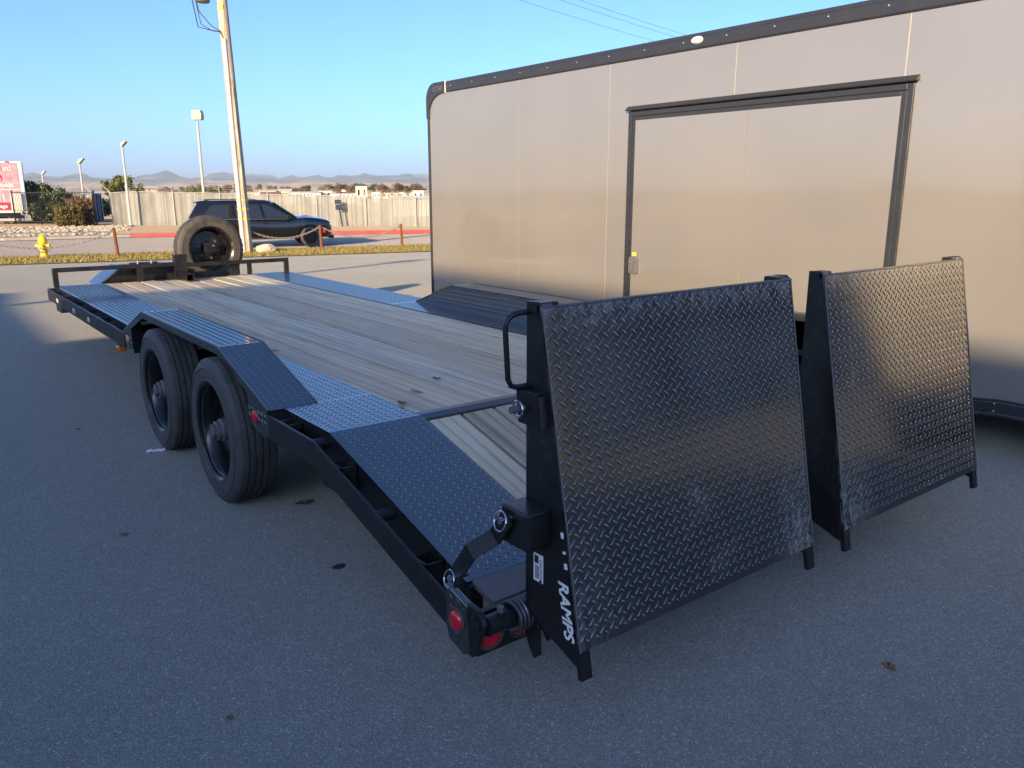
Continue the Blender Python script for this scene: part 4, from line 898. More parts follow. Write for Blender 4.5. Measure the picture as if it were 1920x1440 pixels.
for k, h, wl in ((-1.05, 11.45, 'lowest'), (.35, 11.5, 'middle'), (1.05, 11.5, 'topmost')):
    a = PP(h)+ca*k; b = a+wd_*62+np.array([0, 0, -1.2]); m = MB()
    m.tube([a+(b-a)*q-np.array([0, 0, 2.0*4*q*(1-q)*.35]) for q in np.linspace(0, 1, 14)], .007, 5); tag(m.build('overhead_wire', M_WIRE), wl+' of the three thin overhead wires above the enclosed trailer', 'wire', 'overhead wires')

# lamp poles behind the fence
def lamp_pole(u, vb, vt, D, head, lab, r=.07):
    T = gd(u if head != 'box' else u, vt, D); B = np.array([T[0], T[1], -1.0]); B[:2] += RT[:2]*0
    t = thing('lamp_pole', lab, 'street lamp', tuple(B), 0, 'lamp poles by the fence', local=False)
    m = MB(); m.tube([B, (B+T)/2, T], [r*1.2, r, r*.8], 10); m.build('pole', M_LAMPPOLE, t, smooth=True)
    s = D/CAMP['f']; rt = np.array([RT[0], RT[1], 0]); up = np.array([0, 0, 1.]); bk = np.cross(rt, up)
    if head == 'box':
        m = MB(); c = T+up*11*s+rt*2*s; P_ = [(-9, -8), (8, -8), (9, 2), (7, 9), (-8, 9), (-10, 0)]
        V = [c+rt*a*s+up*b*s+bk*d for d in (-.25, .25) for a, b in P_]; n = 6
        m.add(V, [tuple(range(n)), tuple(range(2*n-1, n-1, -1))] + [(i, i+n, (i+1) % n+n, (i+1) % n) for i in range(n)]); m.build('lamp_head', M_LAMPTAN, t, bevel=.02)
    else:
        m = MB(); c = T+up*4*s+rt*4*s; P_ = [(-7, -5), (-5, 2), (3, 6), (7, 5), (1, -1), (-4, -6)]
        V = [c+rt*a*s*head+up*b*s*head+bk*d for d in (-.18, .18) for a, b in P_]; n = 6
        m.add(V, [tuple(range(n)), tuple(range(2*n-1, n-1, -1))] + [(i, i+n, (i+1) % n+n, (i+1) % n) for i in range(n)]); m.build('lamp_head', M_LAMPTAN, t, bevel=.02)
lamp_pole(370, 380, 228, 50, 'box', 'grey lamp pole with tan box lamp beside the utility pole', .085)
lamp_pole(229, 426, 274, 46.5, .8, 'slim grey lamp pole at the corner of the slatted fence', .07)
lamp_pole(149, 385, 306, 62, .85, 'grey lamp pole with angled tan lamp beside the blue shed', .08)
lamp_pole(79, 360, 328, 90, .6, 'distant grey lamp pole above the dark green trees', .09)

# slatted chain-link fence ------------------------------------------------------------------
FA, FB = gg(245, 426), gg(800, 428)
fdir = (FB-FA)[:2]; FLn = np.linalg.norm(fdir); fdir /= FLn; fn = np.array([-fdir[1], fdir[0]])
def ftop(q): return 1.54-.39*min(q/FLn, 1.25)
FE = thing('slatted_fence', 'tall chain-link fence with pale slats and angled barbed-wire arms', 'fence', (FA[0], FA[1], -.5))
def fpt(q, off=0, z=0): return np.array([FA[0]+fdir[0]*q+fn[0]*off, FA[1]+fdir[1]*q+fn[1]*off, z])
m = MB(); q = .06; k = 0; LF = FLn*1.3
while q < LF:
    z1 = ftop(q)-.03+random.uniform(-.03, .03); z0 = -.46-.1*q/LF; a = random.uniform(-.12, .12); hw = .041
    V = [fpt(q+sg*hw, off+sg*hw*a, z) for z in (z0, z1) for off in (-.004, .004) for sg in (-1, 1)]
    m.add(V, [(0, 2, 3, 1), (4, 5, 7, 6), (0, 1, 5, 4), (2, 6, 7, 3), (0, 4, 6, 2), (1, 3, 7, 5)]); q += .094
m.build('fence_slats', M_SLAT, FE, kind='stuff')
# wire mesh in front of the slats
m = MB(); sp = .16
for i in range(int(LF/sp)):
    q = i*sp
    for sgn in (1, -1):
        n = 12; P0 = [fpt(q+(sgn*j*sp if sgn > 0 else (n-j)*0-j*sp+0), -.02, -.45+j*.165) for j in range(n)]
        P0 = [p for p in P0]; m.tube([P0[0], P0[-1]], .0035, 3, caps=False)
m.build('wire_mesh', M_FPOST, FE, kind='stuff')
m = MB(); m.tube([fpt(0, -.03, ftop(0)), fpt(LF, -.03, ftop(LF))], .022, 8); m.build('top_rail', M_FPOST, FE, smooth=True)
for q in np.arange(0, LF, 2.95):
    m = MB(); m.cyl(fpt(q, -.06, -.6), fpt(q, -.06, ftop(q)+.02), .045, None, 10); p = m.build('fence_post', M_FPOST, FE, smooth=True)
    m = MB(); m.tube([fpt(q, -.06, ftop(q)), fpt(q-.16, .12, ftop(q)+.36)], .024, 6); m.build('barb_arm', M_FPOST, p)
for j, d in enumerate((.1, .22, .34)):
    m = MB(); m.tube([fpt(-.45*d, .5*d-.06, ftop(0)+d), fpt(LF-.45*d, .5*d-.06, ftop(LF)+d)], .005, 4); m.build('barbed_wire', M_FPOST, FE)
# return leg with gate gap at the corner
GR = thing('gate_fence', 'short slatted fence leg with open gate bay beside the metal shed', 'fence', (FA[0], FA[1], -.5))
G1 = FA + (gd(213, 425, 49.5)-FA); G2 = gd(178, 424, 51)
for a, b, sl_ in ((FA, G1, True), (G1, G2, False)):
    m = MB(); L = np.linalg.norm((b-a)[:2]); d = (b-a)[:2]/L
    for z in (1.50,): m.tube([(a[0], a[1], z), (b[0], b[1], z-.06)], .028, 8)
    m.build('top_rail', M_FPOST, GR, smooth=True)
    if sl_:
        m = MB(); q = .05; nn = np.array([-d[1], d[0]])
        while q < L-.04:
            c = np.array([*(a[:2]+d*q), .48]); m.obox(c, ((d[0], d[1], 0), (nn[0], nn[1], 0), (0, 0, 1)), (.041, .004, .95)); q += .094
        m.build('fence_slats', M_SLAT, GR, kind='stuff')
    for e in ((b,) if sl_ else (b,)):
        m = MB(); m.cyl((e[0], e[1], -.6), (e[0], e[1], 1.5), .045, None, 10); p = m.build('gate_post', M_FPOST, GR, smooth=True)
        m = MB(); m.tube([(e[0], e[1], 1.5), (e[0]-RT[0]*.45, e[1]-RT[1]*.45, 1.92)], .024, 6); m.build('barb_arm', M_FPOST, p)
# dark post and plates standing in for a sign's cast shadow on the fence
P = gg(644, 428); SG = thing('sign_shadow', 'dark blue post and plates standing in for a sign shadow on the slatted fence', 'shadow', (P[0], P[1], -.5)); s = ((P-CC) @ FW)/CAMP['f']*.97
M_SIGNSHADOW = MT('sign_shadow_blue', (.018, .032, .055), .6, spec=.15).m; rt3 = np.array([RT[0], RT[1], 0]); bk3 = np.cross(rt3, (0, 0, 1)); Pq = P-np.array([FW[0], FW[1], 0])*.16; Pq[2] = -.5
m = MB(); m.tube([Pq, Pq+np.array([0, 0, 36*s])-rt3*5*s], .04, 8); m.build('post', M_SIGNSHADOW, SG)
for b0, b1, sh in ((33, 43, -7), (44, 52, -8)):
    m = MB(); m.obox(Pq+np.array([0, 0, (b0+b1)/2*s])+rt3*(sh+1)*s, (rt3, bk3, (0, 0, 1)), (6.2*s, .01, (b1-b0)/2*s)); m.build('shadow_plate', M_SIGNSHADOW, SG)

# SUV ------------------------------------------------------------------------------------
PF = gg(583, 461); cd = np.array([ES[0], ES[1], 0]); lat = np.array([-cd[1], cd[0], 0])     # lat = car's left (away from us)
cc = PF - cd*1.60 + lat*.85; cc[2] = -.545
SUV = thing('black_suv', 'glossy black SUV parked at the kerb behind the utility pole', 'car', tuple(cc), math.atan2(cd[1], cd[0]), local=True)
stn = [(-2.86, .70, .58, 1.0), (-2.78, .86, .46, 1.09), (-2.55, .93, .38, 1.13), (-2.1, .955, .33, 1.13), (-1.2, .965, .31, 1.10), (-.4, .97, .31, 1.07), (.4, .97, .31, 1.05), (.95, .968, .31, 1.06), (1.3, .965, .31, 1.13), (1.6, .96, .32, 1.12), (2.0, .95, .33, 1.08), (2.28, .92, .34, 1.02), (2.42, .84, .36, .95), (2.50, .68, .42, .82)]
def section(x, w, z0, z1):
    cr = .045 if x > 1 else 0
    h = [(0, z0), (w*.82, z0), (w*.955, z0+.07), (w*.985, z0+.22), (w, z0+(z1-z0)*.60), (w*.985, z0+(z1-z0)*.80), (w*.95, z1-.035), (w*.86, z1), (w*.45, z1+cr*.8), (0, z1+cr)]
    return [(x, -y, z) for y, z in h] + [(x, y, z) for y, z in h[-2:0:-1]]
m = MB(); ns_ = len(section(0, 1, 0, 1)); 
for s_ in stn: m.v += section(*s_)
for i in range(len(stn)-1):
    for k in range(ns_): m.f.append((i*ns_+k, i*ns_+(k+1) % ns_, (i+1)*ns_+(k+1) % ns_, (i+1)*ns_+k))
m.f += [tuple(range(ns_)), tuple(range((len(stn)-1)*ns_, len(stn)*ns_))]
AX = (-1.56, 1.60); RWc = .385
cut = MB()
for x in AX:
    for sg in (-1, 1): cut.cyl((x, sg*.70, .40), (x, sg*1.2, .40), .47, None, 32)
bme = m.mesh('tmp', smooth=False); bo = obj('tmpb', bme, M_CAR); co_ = obj('tmpc', cut.mesh('tmpc'), M_PLAST)
bo.modifiers.new('sub', 'SUBSURF').levels = 1; bo.modifiers['sub'].render_levels = 1
bb = bo.modifiers.new('b', 'BOOLEAN'); bb.object = co_; bb.operation = 'DIFFERENCE'; bb.solver = 'EXACT'
dg = bpy.context.evaluated_depsgraph_get(); me = bpy.data.meshes.new_from_object(bo.evaluated_get(dg)); bpy.data.objects.remove(bo); bpy.data.objects.remove(co_)
me.name = 'body'; me.materials.clear(); me.materials.append(M_CAR); me.polygons.foreach_set('material_index', [0]*len(me.polygons)); me.polygons.foreach_set('use_smooth', [True]*len(me.polygons)); me.set_sharp_from_angle(angle=R(38))
obj('body', me, M_CAR, SUV)
# greenhouse: base outline and roof outline
def ring(x0, x1, w0, w1, z0, z1):
    return [(x0, -w0, z0), (x0+.10, -w0-.04, z0), ((x0+x1)/2, -(w0+w1)/2-.07, (z0+z1)/2), (x1-.25, -w1-.05, z1), (x1, -w1*.80, z1), (x1+.05, 0, z1), (x1, w1*.80, z1), (x1-.25, w1+.05, z1), ((x0+x1)/2, (w0+w1)/2+.07, (z0+z1)/2), (x0+.10, w0+.04, z0), (x0, w0, z0), (x0-.03, 0, z0)]
G0 = ring(-2.74, 1.24, .84, .84, 1.06, 1.05); G2_ = ring(-2.34, .22, .62, .65, 1.72, 1.735); G3 = ring(-2.24, .02, .52, .52, 1.765, 1.785)
m = MB(); m.v += G0+G2_+G3; n = 12
for r_ in range(2):
    for k in range(n): m.f.append((r_*n+k, r_*n+(k+1) % n, (r_+1)*n+(k+1) % n, (r_+1)*n+k))
m.f.append(tuple(range(2*n, 3*n))); gh = m.build('cabin', M_CAR, SUV, smooth=True, angle=50)
def side_pt(x, t, sg):            # on the cabin side between belt (t=0) and roof (t=1)
    b = np.interp(x, [-2.64, -.75, .99], [.88, .915, .89]); tp = np.interp(x, [-2.24, -1.06, -.03], [.66, .705, .70]); zb_ = np.interp(x, [-2.3, .8], [1.06, 1.035]); zt_ = 1.705
    return np.array([x, sg*(b+(tp-b)*t), zb_+(zt_-zb_)*t])
wins = {'front_side_window': [(-.02, .10), (.90, .12), (.80, .22), (.05, .86), (-.14, .87)], 'rear_side_window': [(-1.08, .11), (-.12, .10), (-.24, .87), (-1.12, .87)], 'quarter_window': [(-2.25, .25), (-2.15, .14), (-1.18, .11), (-1.22, .87), (-1.92, .84)]}
for sg in (-1, 1):
    for nm, pl in wins.items():
        m = MB(); c0 = [side_pt(x, t, sg)+np.array([0, sg*.012, .004]) for x, t in pl]; c1 = [side_pt(x, t, sg)-np.array([0, sg*.02, 0]) for x, t in pl]; n = len(pl)
        m.add(c0+c1, [tuple(range(n)), tuple(range(2*n-1, n-1, -1))]+[(i, i+n, (i+1) % n+n, (i+1) % n) for i in range(n)]); m.build(nm, M_GLASS, SUV)
    m = MB(); m.tube([side_pt(x, .055, sg)+np.array([0, sg*.012, 0]) for x in (-2.3, -1.2, 0, .92)], .011, 6); m.build('belt_trim', M_CHROME if False else M_STEEL, SUV, smooth=True)
    m = MB(); m.obox((.80, sg*1.02, 1.13), ((1, 0, 0), (0, 1, 0), (0, 0, 1)), (.07, .10, .085)); m.build('mirror', M_CAR, SUV, bevel=.04)
    for x in (-.02, -1.1):
        m = MB(); m.box(x-.14, x+.08, sg*.962 if sg > 0 else -.995, sg*.995 if sg > 0 else -.962, .90, .935); m.build('door_handle', M_CAR, SUV, bevel=.012)
    m = MB(); m.obox((2.30, sg*.80, .84), ((.9, sg*-.43, 0), (sg*.43, .9, 0), (0, 0, 1)), (.13, .06, .06)); m.build('headlight', M_CLEARL, SUV, bevel=.03)
    m = MB(); m.obox((2.13, sg*.945, .60), ((1, 0, 0), (0, 1, 0), (0, 0, 1)), (.04, .012, .07)); m.build('side_marker', M_REDL, SUV, bevel=.01)
    m = MB(); m.obox((-2.74, sg*.76, 1.02), ((1, 0, 0), (0, 1, 0), (0, 0, 1)), (.06, .14, .055)); m.build('tail_light', M_REDL, SUV, bevel=.02)
    m = MB(); m.tube([(-2.1, sg*.56, 1.765), (-1.95, sg*.56, 1.80), (-.4, sg*.56, 1.81), (-.28, sg*.56, 1.785)], .014, 6); m.build('roof_rail', M_PLAST, SUV, smooth=True)
    m = MB(); m.box(-1.08, 1.12, sg*.975 if sg > 0 else -.99, sg*.99 if sg > 0 else -.975, .33, .40); m.build('sill_trim', M_PLAST, SUV, bevel=.006)
m = MB(); V = [(1.15, -.74, 1.105), (1.15, .74, 1.105), (.30, .58, 1.70), (.30, -.58, 1.70)]; m.add(V+[(x-.02, y, z-.03) for x, y, z in V], [(0, 1, 2, 3), (7, 6, 5, 4), (0, 4, 5, 1), (1, 5, 6, 2), (2, 6, 7, 3), (3, 7, 4, 0)]); m.v = [(x+.028, y, z+.02) for x, y, z in m.v]; m.build('windshield', M_GLASS, SUV)
m = MB(); V = [(-2.71, -.72, 1.14), (-2.71, .72, 1.14), (-2.40, .58, 1.64), (-2.40, -.58, 1.64)]; m.add(V+[(x+.03, y, z) for x, y, z in V], [(0, 1, 2, 3), (7, 6, 5, 4), (0, 4, 5, 1), (1, 5, 6, 2), (2, 6, 7, 3), (3, 7, 4, 0)]); m.v = [(x-.03, y, z) for x, y, z in m.v]; m.build('rear_window', M_GLASS, SUV)
m = MB(); m.prism([(-2.56, 1.71), (-2.18, 1.775), (-2.18, 1.72), (-2.48, 1.685)], 'y', -.60, .60); m.build('spoiler', M_CAR, SUV, bevel=.015)
m = MB(); m.prism([(-2.12, 1.77), (-1.98, 1.77), (-2.1, 1.835)], 'y', -.02, .02); m.build('roof_antenna', M_PLAST, SUV)
m = MB(); m.prism([(1.25, 1.15), (1.85, 1.13), (2.0, 1.11), (1.5, 1.185)], 'y', -.30, .30); m.build('hood_scoop', M_CAR, SUV, bevel=.02)
m = MB(); m.box(2.40, 2.56, -.62, .62, .30, .42); m.build('front_splitter', M_PLAST, SUV, bevel=.02)
sp = MB(); sp.lathe([(.27, -.11), (.275, -.12), (.25, -.115), (.235, -.03), (.001, -.03)], (0, 0, 0), 'y', 32)
for k in range(10): a = 2*math.pi*k/10; sp.bar((.05*math.cos(a), -.10, .05*math.sin(a)), (.25*math.cos(a+.08), -.105, .25*math.sin(a+.08)), .045, .03, (0, 1, 0))
sp.lathe([(.06, -.08), (.055, -.12), (.001, -.122)], (0, 0, 0), 'y', 16); rme = sp.mesh('wheel', smooth=True); rme.materials.append(M_RIM)
sp = MB(); sp.lathe([(.27, -.10), (.30, -.125), (.35, -.12), (.378, -.095), (.385, -.06), (.385, .06), (.378, .095), (.35, .12), (.27, .10)], (0, 0, 0), 'y', 40); tme = sp.mesh('tyre', smooth=True); tme.materials.append(M_SPARE)
for x in AX:
    for sg in (-1, 1):
        w = obj('wheel', rme, None, SUV); w.location = (x, sg*.845, RWc); w.rotation_euler = (0, 0, 0 if sg < 0 else math.pi); obj('tyre', tme, None, w)

# box truck at the left edge --------------------------------------------------------------------
PT_ = gd(44, 420, 50.5); s = 50.5/CAMP['f']; fw3 = ray(70, 355)*np.array([1, 1, 0]); fw3 /= np.linalg.norm(fw3); up3 = np.array([0, 0, 1.]); rt3 = np.array([fw3[1], -fw3[0], 0])
M_TRK = paint('white_truck_body', (.66, .64, .58), .45, .4).m
def graphic():
    m = MT('faded_mauve_print', (.40, .22, .26), .5); co = m.co(); k = m.noise(co, 2.2, 6, .7); m.col(m.mix(m.ramp(k, [(.35, 0), (.7, 1)]), (.34, .17, .21), (.55, .40, .42))); return m.m
M_GRAPH = graphic(); M_REDP = MT('red_print', (.55, .03, .06), .5).m
z_of = lambda v: CC[2]+(355-v)*s
TK = thing('box_truck', 'moving truck box with faded mauve storage advert at the left edge', 'truck', (PT_[0], PT_[1], -.5))
def TP(u, v, back=0): b = gd(44, 355, 50.5)*np.array([1, 1, 0]); return b+rt3*(u-44)*s+up3*z_of(v)+fw3*back
def slab(name, mat, u0, u1, v0, v1, b0, b1, par=TK, bevel=0):
    m = MB(); V = [TP(u, v, b) for b in (b0, b1) for v in (v0, v1) for u in (u0, u1)]; m.add(V, [(0, 1, 3, 2), (4, 6, 7, 5), (0, 4, 5, 1), (2, 3, 7, 6), (0, 2, 6, 4), (1, 5, 7, 3)]); return m.build(name, mat, par, bevel=bevel)
box_ = slab('cargo_box', M_TRK, -26, 46, 392, 303, .02, 5.5, bevel=.02)
slab('printed_rear_panel', M_GRAPH, -24, 38.5, 390, 305.5, .0, .018); slab('print_patch', M_TRK, 21, 39.5, 391, 361, -.012, -.001)
slab('red_band', M_REDP, -24, 20, 391, 377, -.012, -.001); slab('box_sill', M_TRK, -26, 47, 396, 392.2, -.04, .1)
slab('white_band', M_TRK, -24, 38, 354.5, 353, -.010, -.001); slab('marker_light', M_REDL, 20, 26, 304.8, 303, -.03, .019); slab('marker_light', M_REDL, 41, 45, 393, 390.5, -.05, .019)
for k in range(9): slab('printed_house', M_TRK if k % 2 else M_GRAPH, -14+k*3.4, -12.2+k*3.4, 376, 358+3*(k % 3), -.008, -.001)
tb = -.0145
def ttext(b, size, u, v, mat=M_WHITE): text(b, size*s, 'lettering', mat, box_, TP(u, v, tb), rt3, up3, -fw3, 0, .002, .004)
ttext('Move in!', 14, 4, 316); ttext('STORAGE', 8.2, 11, 346.5); ttext('Storage', 9, 1, 384)
m = MB(); c = TP(1.5, 333, -.008); m.add([c+rt3*11.5*s*math.cos(a)+up3*9.5*s*math.sin(a)-fw3*d for d in (0, .006) for a in np.linspace(0, 6.28, 24, endpoint=False)], [tuple(range(24)), tuple(range(47, 23, -1))]+[(i, i+24, (i+1) % 24+24, (i+1) % 24) for i in range(24)]); m.build('red_roundel', M_REDP, box_)
tb = -.016; ttext('46', 10, 1.5, 329.5); ttext('EAST', 8.5, 1.5, 337.8)
slab('bumper', M_LAMPPOLE, -20, 52, 411, 406, -.25, -.1, bevel=.01)
m = MB(); m.add([TP(33, 397, -.02), TP(47, 397, -.02), TP(51, 407, -.15), TP(47, 411, -.15), TP(33, 397, .1), TP(47, 397, .1), TP(51, 407, 0), TP(47, 411, 0)], [(0, 1, 2, 3), (7, 6, 5, 4), (0, 4, 5, 1), (1, 5, 6, 2), (2, 6, 7, 3), (3, 7, 4, 0)]); m.build('step_bracket', M_LAMPPOLE, TK)
slab('chassis', M_FRAME, -22, 40, 404, 396.2, .15, 5.4)
for u in (-14, 8, 28):
    m = MB(); c = TP(u, 410, 1.2); wr_ = 11*s; m.tube([c-fw3*0-rt3*.0+rt3*.14, c-rt3*.14], wr_, 20); m.build('wheel', M_TYRE, TK, smooth=True)

# ================================================================== LEFT BACKGROUND: iron fence, shed, shrubs, stones
IF = thing('iron_fence', 'black iron picket fence in front of the dark green trees', 'fence', tuple(gd(120, 421, 50.2)*np.array([1, 1, 0])+np.array([0, 0, -.5])))
a = gd(30, 420, 50.3)*np.array([1, 1, 0]); b = gd(182, 421, 48.4)*np.array([1, 1, 0]); L = np.linalg.norm(b-a); d = (b-a)/L
for z in (1.46, -.28):
    m = MB(); m.bar(a+np.array([0, 0, z]), b+np.array([0, 0, z]), .035, .04); m.build('rail', M_IRON, IF)
m = MB(); q = 0
while q < L:
    p = a+d*q; m.box(p[0]-.011, p[0]+.011, p[1]-.011, p[1]+.011, -.42, 1.52); q += .13
m.build('pickets', M_IRON, IF, kind='stuff')
for q in np.linspace(0, L, 4):
    p = a+d*q; m = MB(); m.box(p[0]-.04, p[0]+.04, p[1]-.04, p[1]+.04, -.5, 1.6); m.build('fence_post', M_IRON, IF)
# small metal shed behind the fence end
M_SHEDW = paint('pale_shed_wall', (.52, .49, .42), .5, .3).m; M_SHEDB = paint('blue_grey_shed_wall', (.16, .20, .27), .5, .3).m; M_SHEDR = paint('shed_roof_metal', (.42, .43, .44), .4, .3).m
D_ = 53.; s = D_/CAMP['f']; c0 = gd(152, 355, D_)*np.array([1, 1, 0]); 
cr = gd(167, 355, D_-.6)*np.array([1, 1, 0]); c1 = gd(189, 355, D_+1.6)*np.array([1, 1, 0])
SH = thing('metal_shed', 'small pale metal shed with blue-grey side behind the iron fence', 'shed', (c0[0], c0[1], -.5))
def vwall(p, q, z0, z1, mat, name, zq=None):
    m = MB(); n_ = np.cross(q-p, (0, 0, 1)); n_ /= np.linalg.norm(n_); V = [p+up3*z0, q+up3*z0, q+up3*(zq or z1), p+up3*z1]; V = V+[v_-n_*.04 for v_ in V]
    m.add(V, [(0, 1, 2, 3), (7, 6, 5, 4), (0, 4, 5, 1), (1, 5, 6, 2), (2, 6, 7, 3), (3, 7, 4, 0)]); return m.build(name, mat, SH)
zs = lambda v: CC[2]+(355-v)*s
vwall(c0, cr, -.5, zs(363), M_SHEDW, 'front_wall'); sw = vwall(cr, c1, -.5, zs(360), M_SHEDB, 'side_wall')
for k in range(1, 6):
    p = cr+(c1-cr)*k/6; m = MB(); nn = np.cross(c1-cr, (0, 0, 1)); nn /= np.linalg.norm(nn); m.bar(p+nn*.03-up3*.45, p+nn*.03+up3*(zs(363)), .05, .05); m.build('wall_rib', M_IRON if k % 2 else M_SHEDB, sw)
m = MB(); pk = (c0+c1)/2+up3*zs(356.5); V = [c0-rt3*.15+up3*zs(364), cr-fw3*.15+up3*zs(362.5), c1+rt3*.15+up3*zs(361), pk+fw3*1.2, pk]; m.add(V, [(0, 1, 4), (1, 2, 4), (2, 3, 4), (3, 0, 4), (0, 3, 2, 1)]); m.build('roof', M_SHEDR, SH)
def clump(n, rx, ry, z0, z1, r0, r1, seed):
    r = np.random.default_rng(seed); out = []
    for i in range(n):
        f = r.random(); zz = z0+(z1-z0)*f; k = 1-.55*max(0, f-.35); out.append((r.uniform(-rx, rx)*k, r.uniform(-ry, ry)*k, zz, r.uniform(r0, r1)*(1.1-.4*f)))
    return out
def at(u, D): p = gd(u, 355, D); return (p[0], p[1], -.5)
def ht(v, D): return CC[2]+(355-v)*D/CAMP['f']+.5
# dense dark trees behind the iron fence
for i, (u, vt, D, w_, lab) in enumerate(((48, 332, 52.5, 1.15, 'tall dark evergreen beside the moving truck'), (62, 346, 51.8, .95, 'sunlit olive-green shrub tree behind the iron fence'), (84, 341, 52, 1.1, 'pointed dark evergreen behind the iron fence'), (104, 352, 51.5, .9, 'low dark evergreen behind the iron fence beside the brown bush'), (126, 349, 51.8, 1.05, 'broad dark evergreen before the metal shed'), (30, 350, 54, 1., 'dark evergreen behind the moving truck'))):
    h = ht(vt, D); plant('evergreen_tree', lab, 'tree', at(u, D), clump(26, w_, w_*.8, .25, h-.3, .34, .62, 30+i), 5200, .085, M_LFYG if i == 1 else M_LFDK, h*.8, .09, 'evergreens behind the iron fence', 40+i)
# clipped bushes
D = 47.0; h = ht(385, D); plant('clipped_bush', 'clipped green-brown bush with flat top standing on the stones', 'bush', at(124, D), [(x*.34, y*.34, .25+z*.36, .30) for x in (-1.5, -.5, .5, 1.5) for y in (-1, 0, 1) for z in range(3)], 6500, .05, M_LFBG, .5, .05, None, 61, 1, 4)
D = 48.0; plant('clipped_bush', 'clipped rusty brown bush with flat top before the metal shed', 'bush', at(148, D), [(x*.34, y*.34, .28+z*.37, .31) for x in (-1.4, -.5, .5, 1.4) for y in (-1, 0, 1) for z in range(4)], 6500, .05, M_LFBR, .5, .05, None, 62, 1, 4)
# conifers behind the slatted fence
for i, (u, vt, D, w_, lab) in enumerate(((214, 334, 60, .95, 'olive conifer behind the gate of the slatted fence'), (238, 326, 62, 1.25, 'tall olive conifer rising behind the lamp pole at the fence corner'), (255, 340, 61, .8, 'shorter olive conifer behind the slatted fence'), (372, 343, 85, 1.2, 'yellow-green tree behind the fence left of the utility pole'), (396, 346, 88, 1.4, 'round olive tree behind the fence beside the utility pole'), (360, 352, 84, 1.0, 'small olive shrub tree behind the fence and lamp pole'))):
    h = ht(vt, D)+.3; plant('conifer_tree', lab, 'tree', (at(u, D)[0], at(u, D)[1], -.8), clump(22, w_, w_*.8, .8, h-.35, .38, .66, 70+i), 4200, .10, M_LFYG, h*.75, .1, 'trees behind the slatted fence', 80+i)
# pale cobbles
def cobbles():
    r = np.random.default_rng(5); bm = bmesh.new(); bmesh.ops.create_icosphere(bm, subdivisions=1, radius=1); V0 = np.array([v.co for v in bm.verts]); F0 = np.array([[v.index for v in f.verts] for f in bm.faces]); bm.free()
    VV = []; FF = []
    for i in range(1500):
        if r.random() < .55: s_ = r.uniform(-14, -2.6); t_ = r.choice([r.uniform(43., 48.5), r.uniform(39.4, 40.8)])
        else: s_ = r.uniform(-9.5, -2.2); t_ = r.uniform(43, 50)
        x, y = st(s_, t_); sz = r.uniform(.05, .14); A = V0*(1+r.normal(0, .12, (len(V0), 1)))*np.array([sz*r.uniform(.8, 1.4), sz, sz*.7]); a = r.uniform(0, 6.28); c_, s2 = math.cos(a), math.sin(a)
        A = np.c_[A[:, 0]*c_-A[:, 1]*s2+x, A[:, 0]*s2+A[:, 1]*c_+y, A[:, 2]-.44]; FF.append(F0+len(VV)*len(V0)); VV.append(A)
    return arr_mesh('cobbles', np.concatenate(VV), np.concatenate(FF), True)
tag(obj('cobbles', cobbles(), M_STONE, kind='stuff'), 'pale loose cobbles scattered along the far roadside', 'stones')

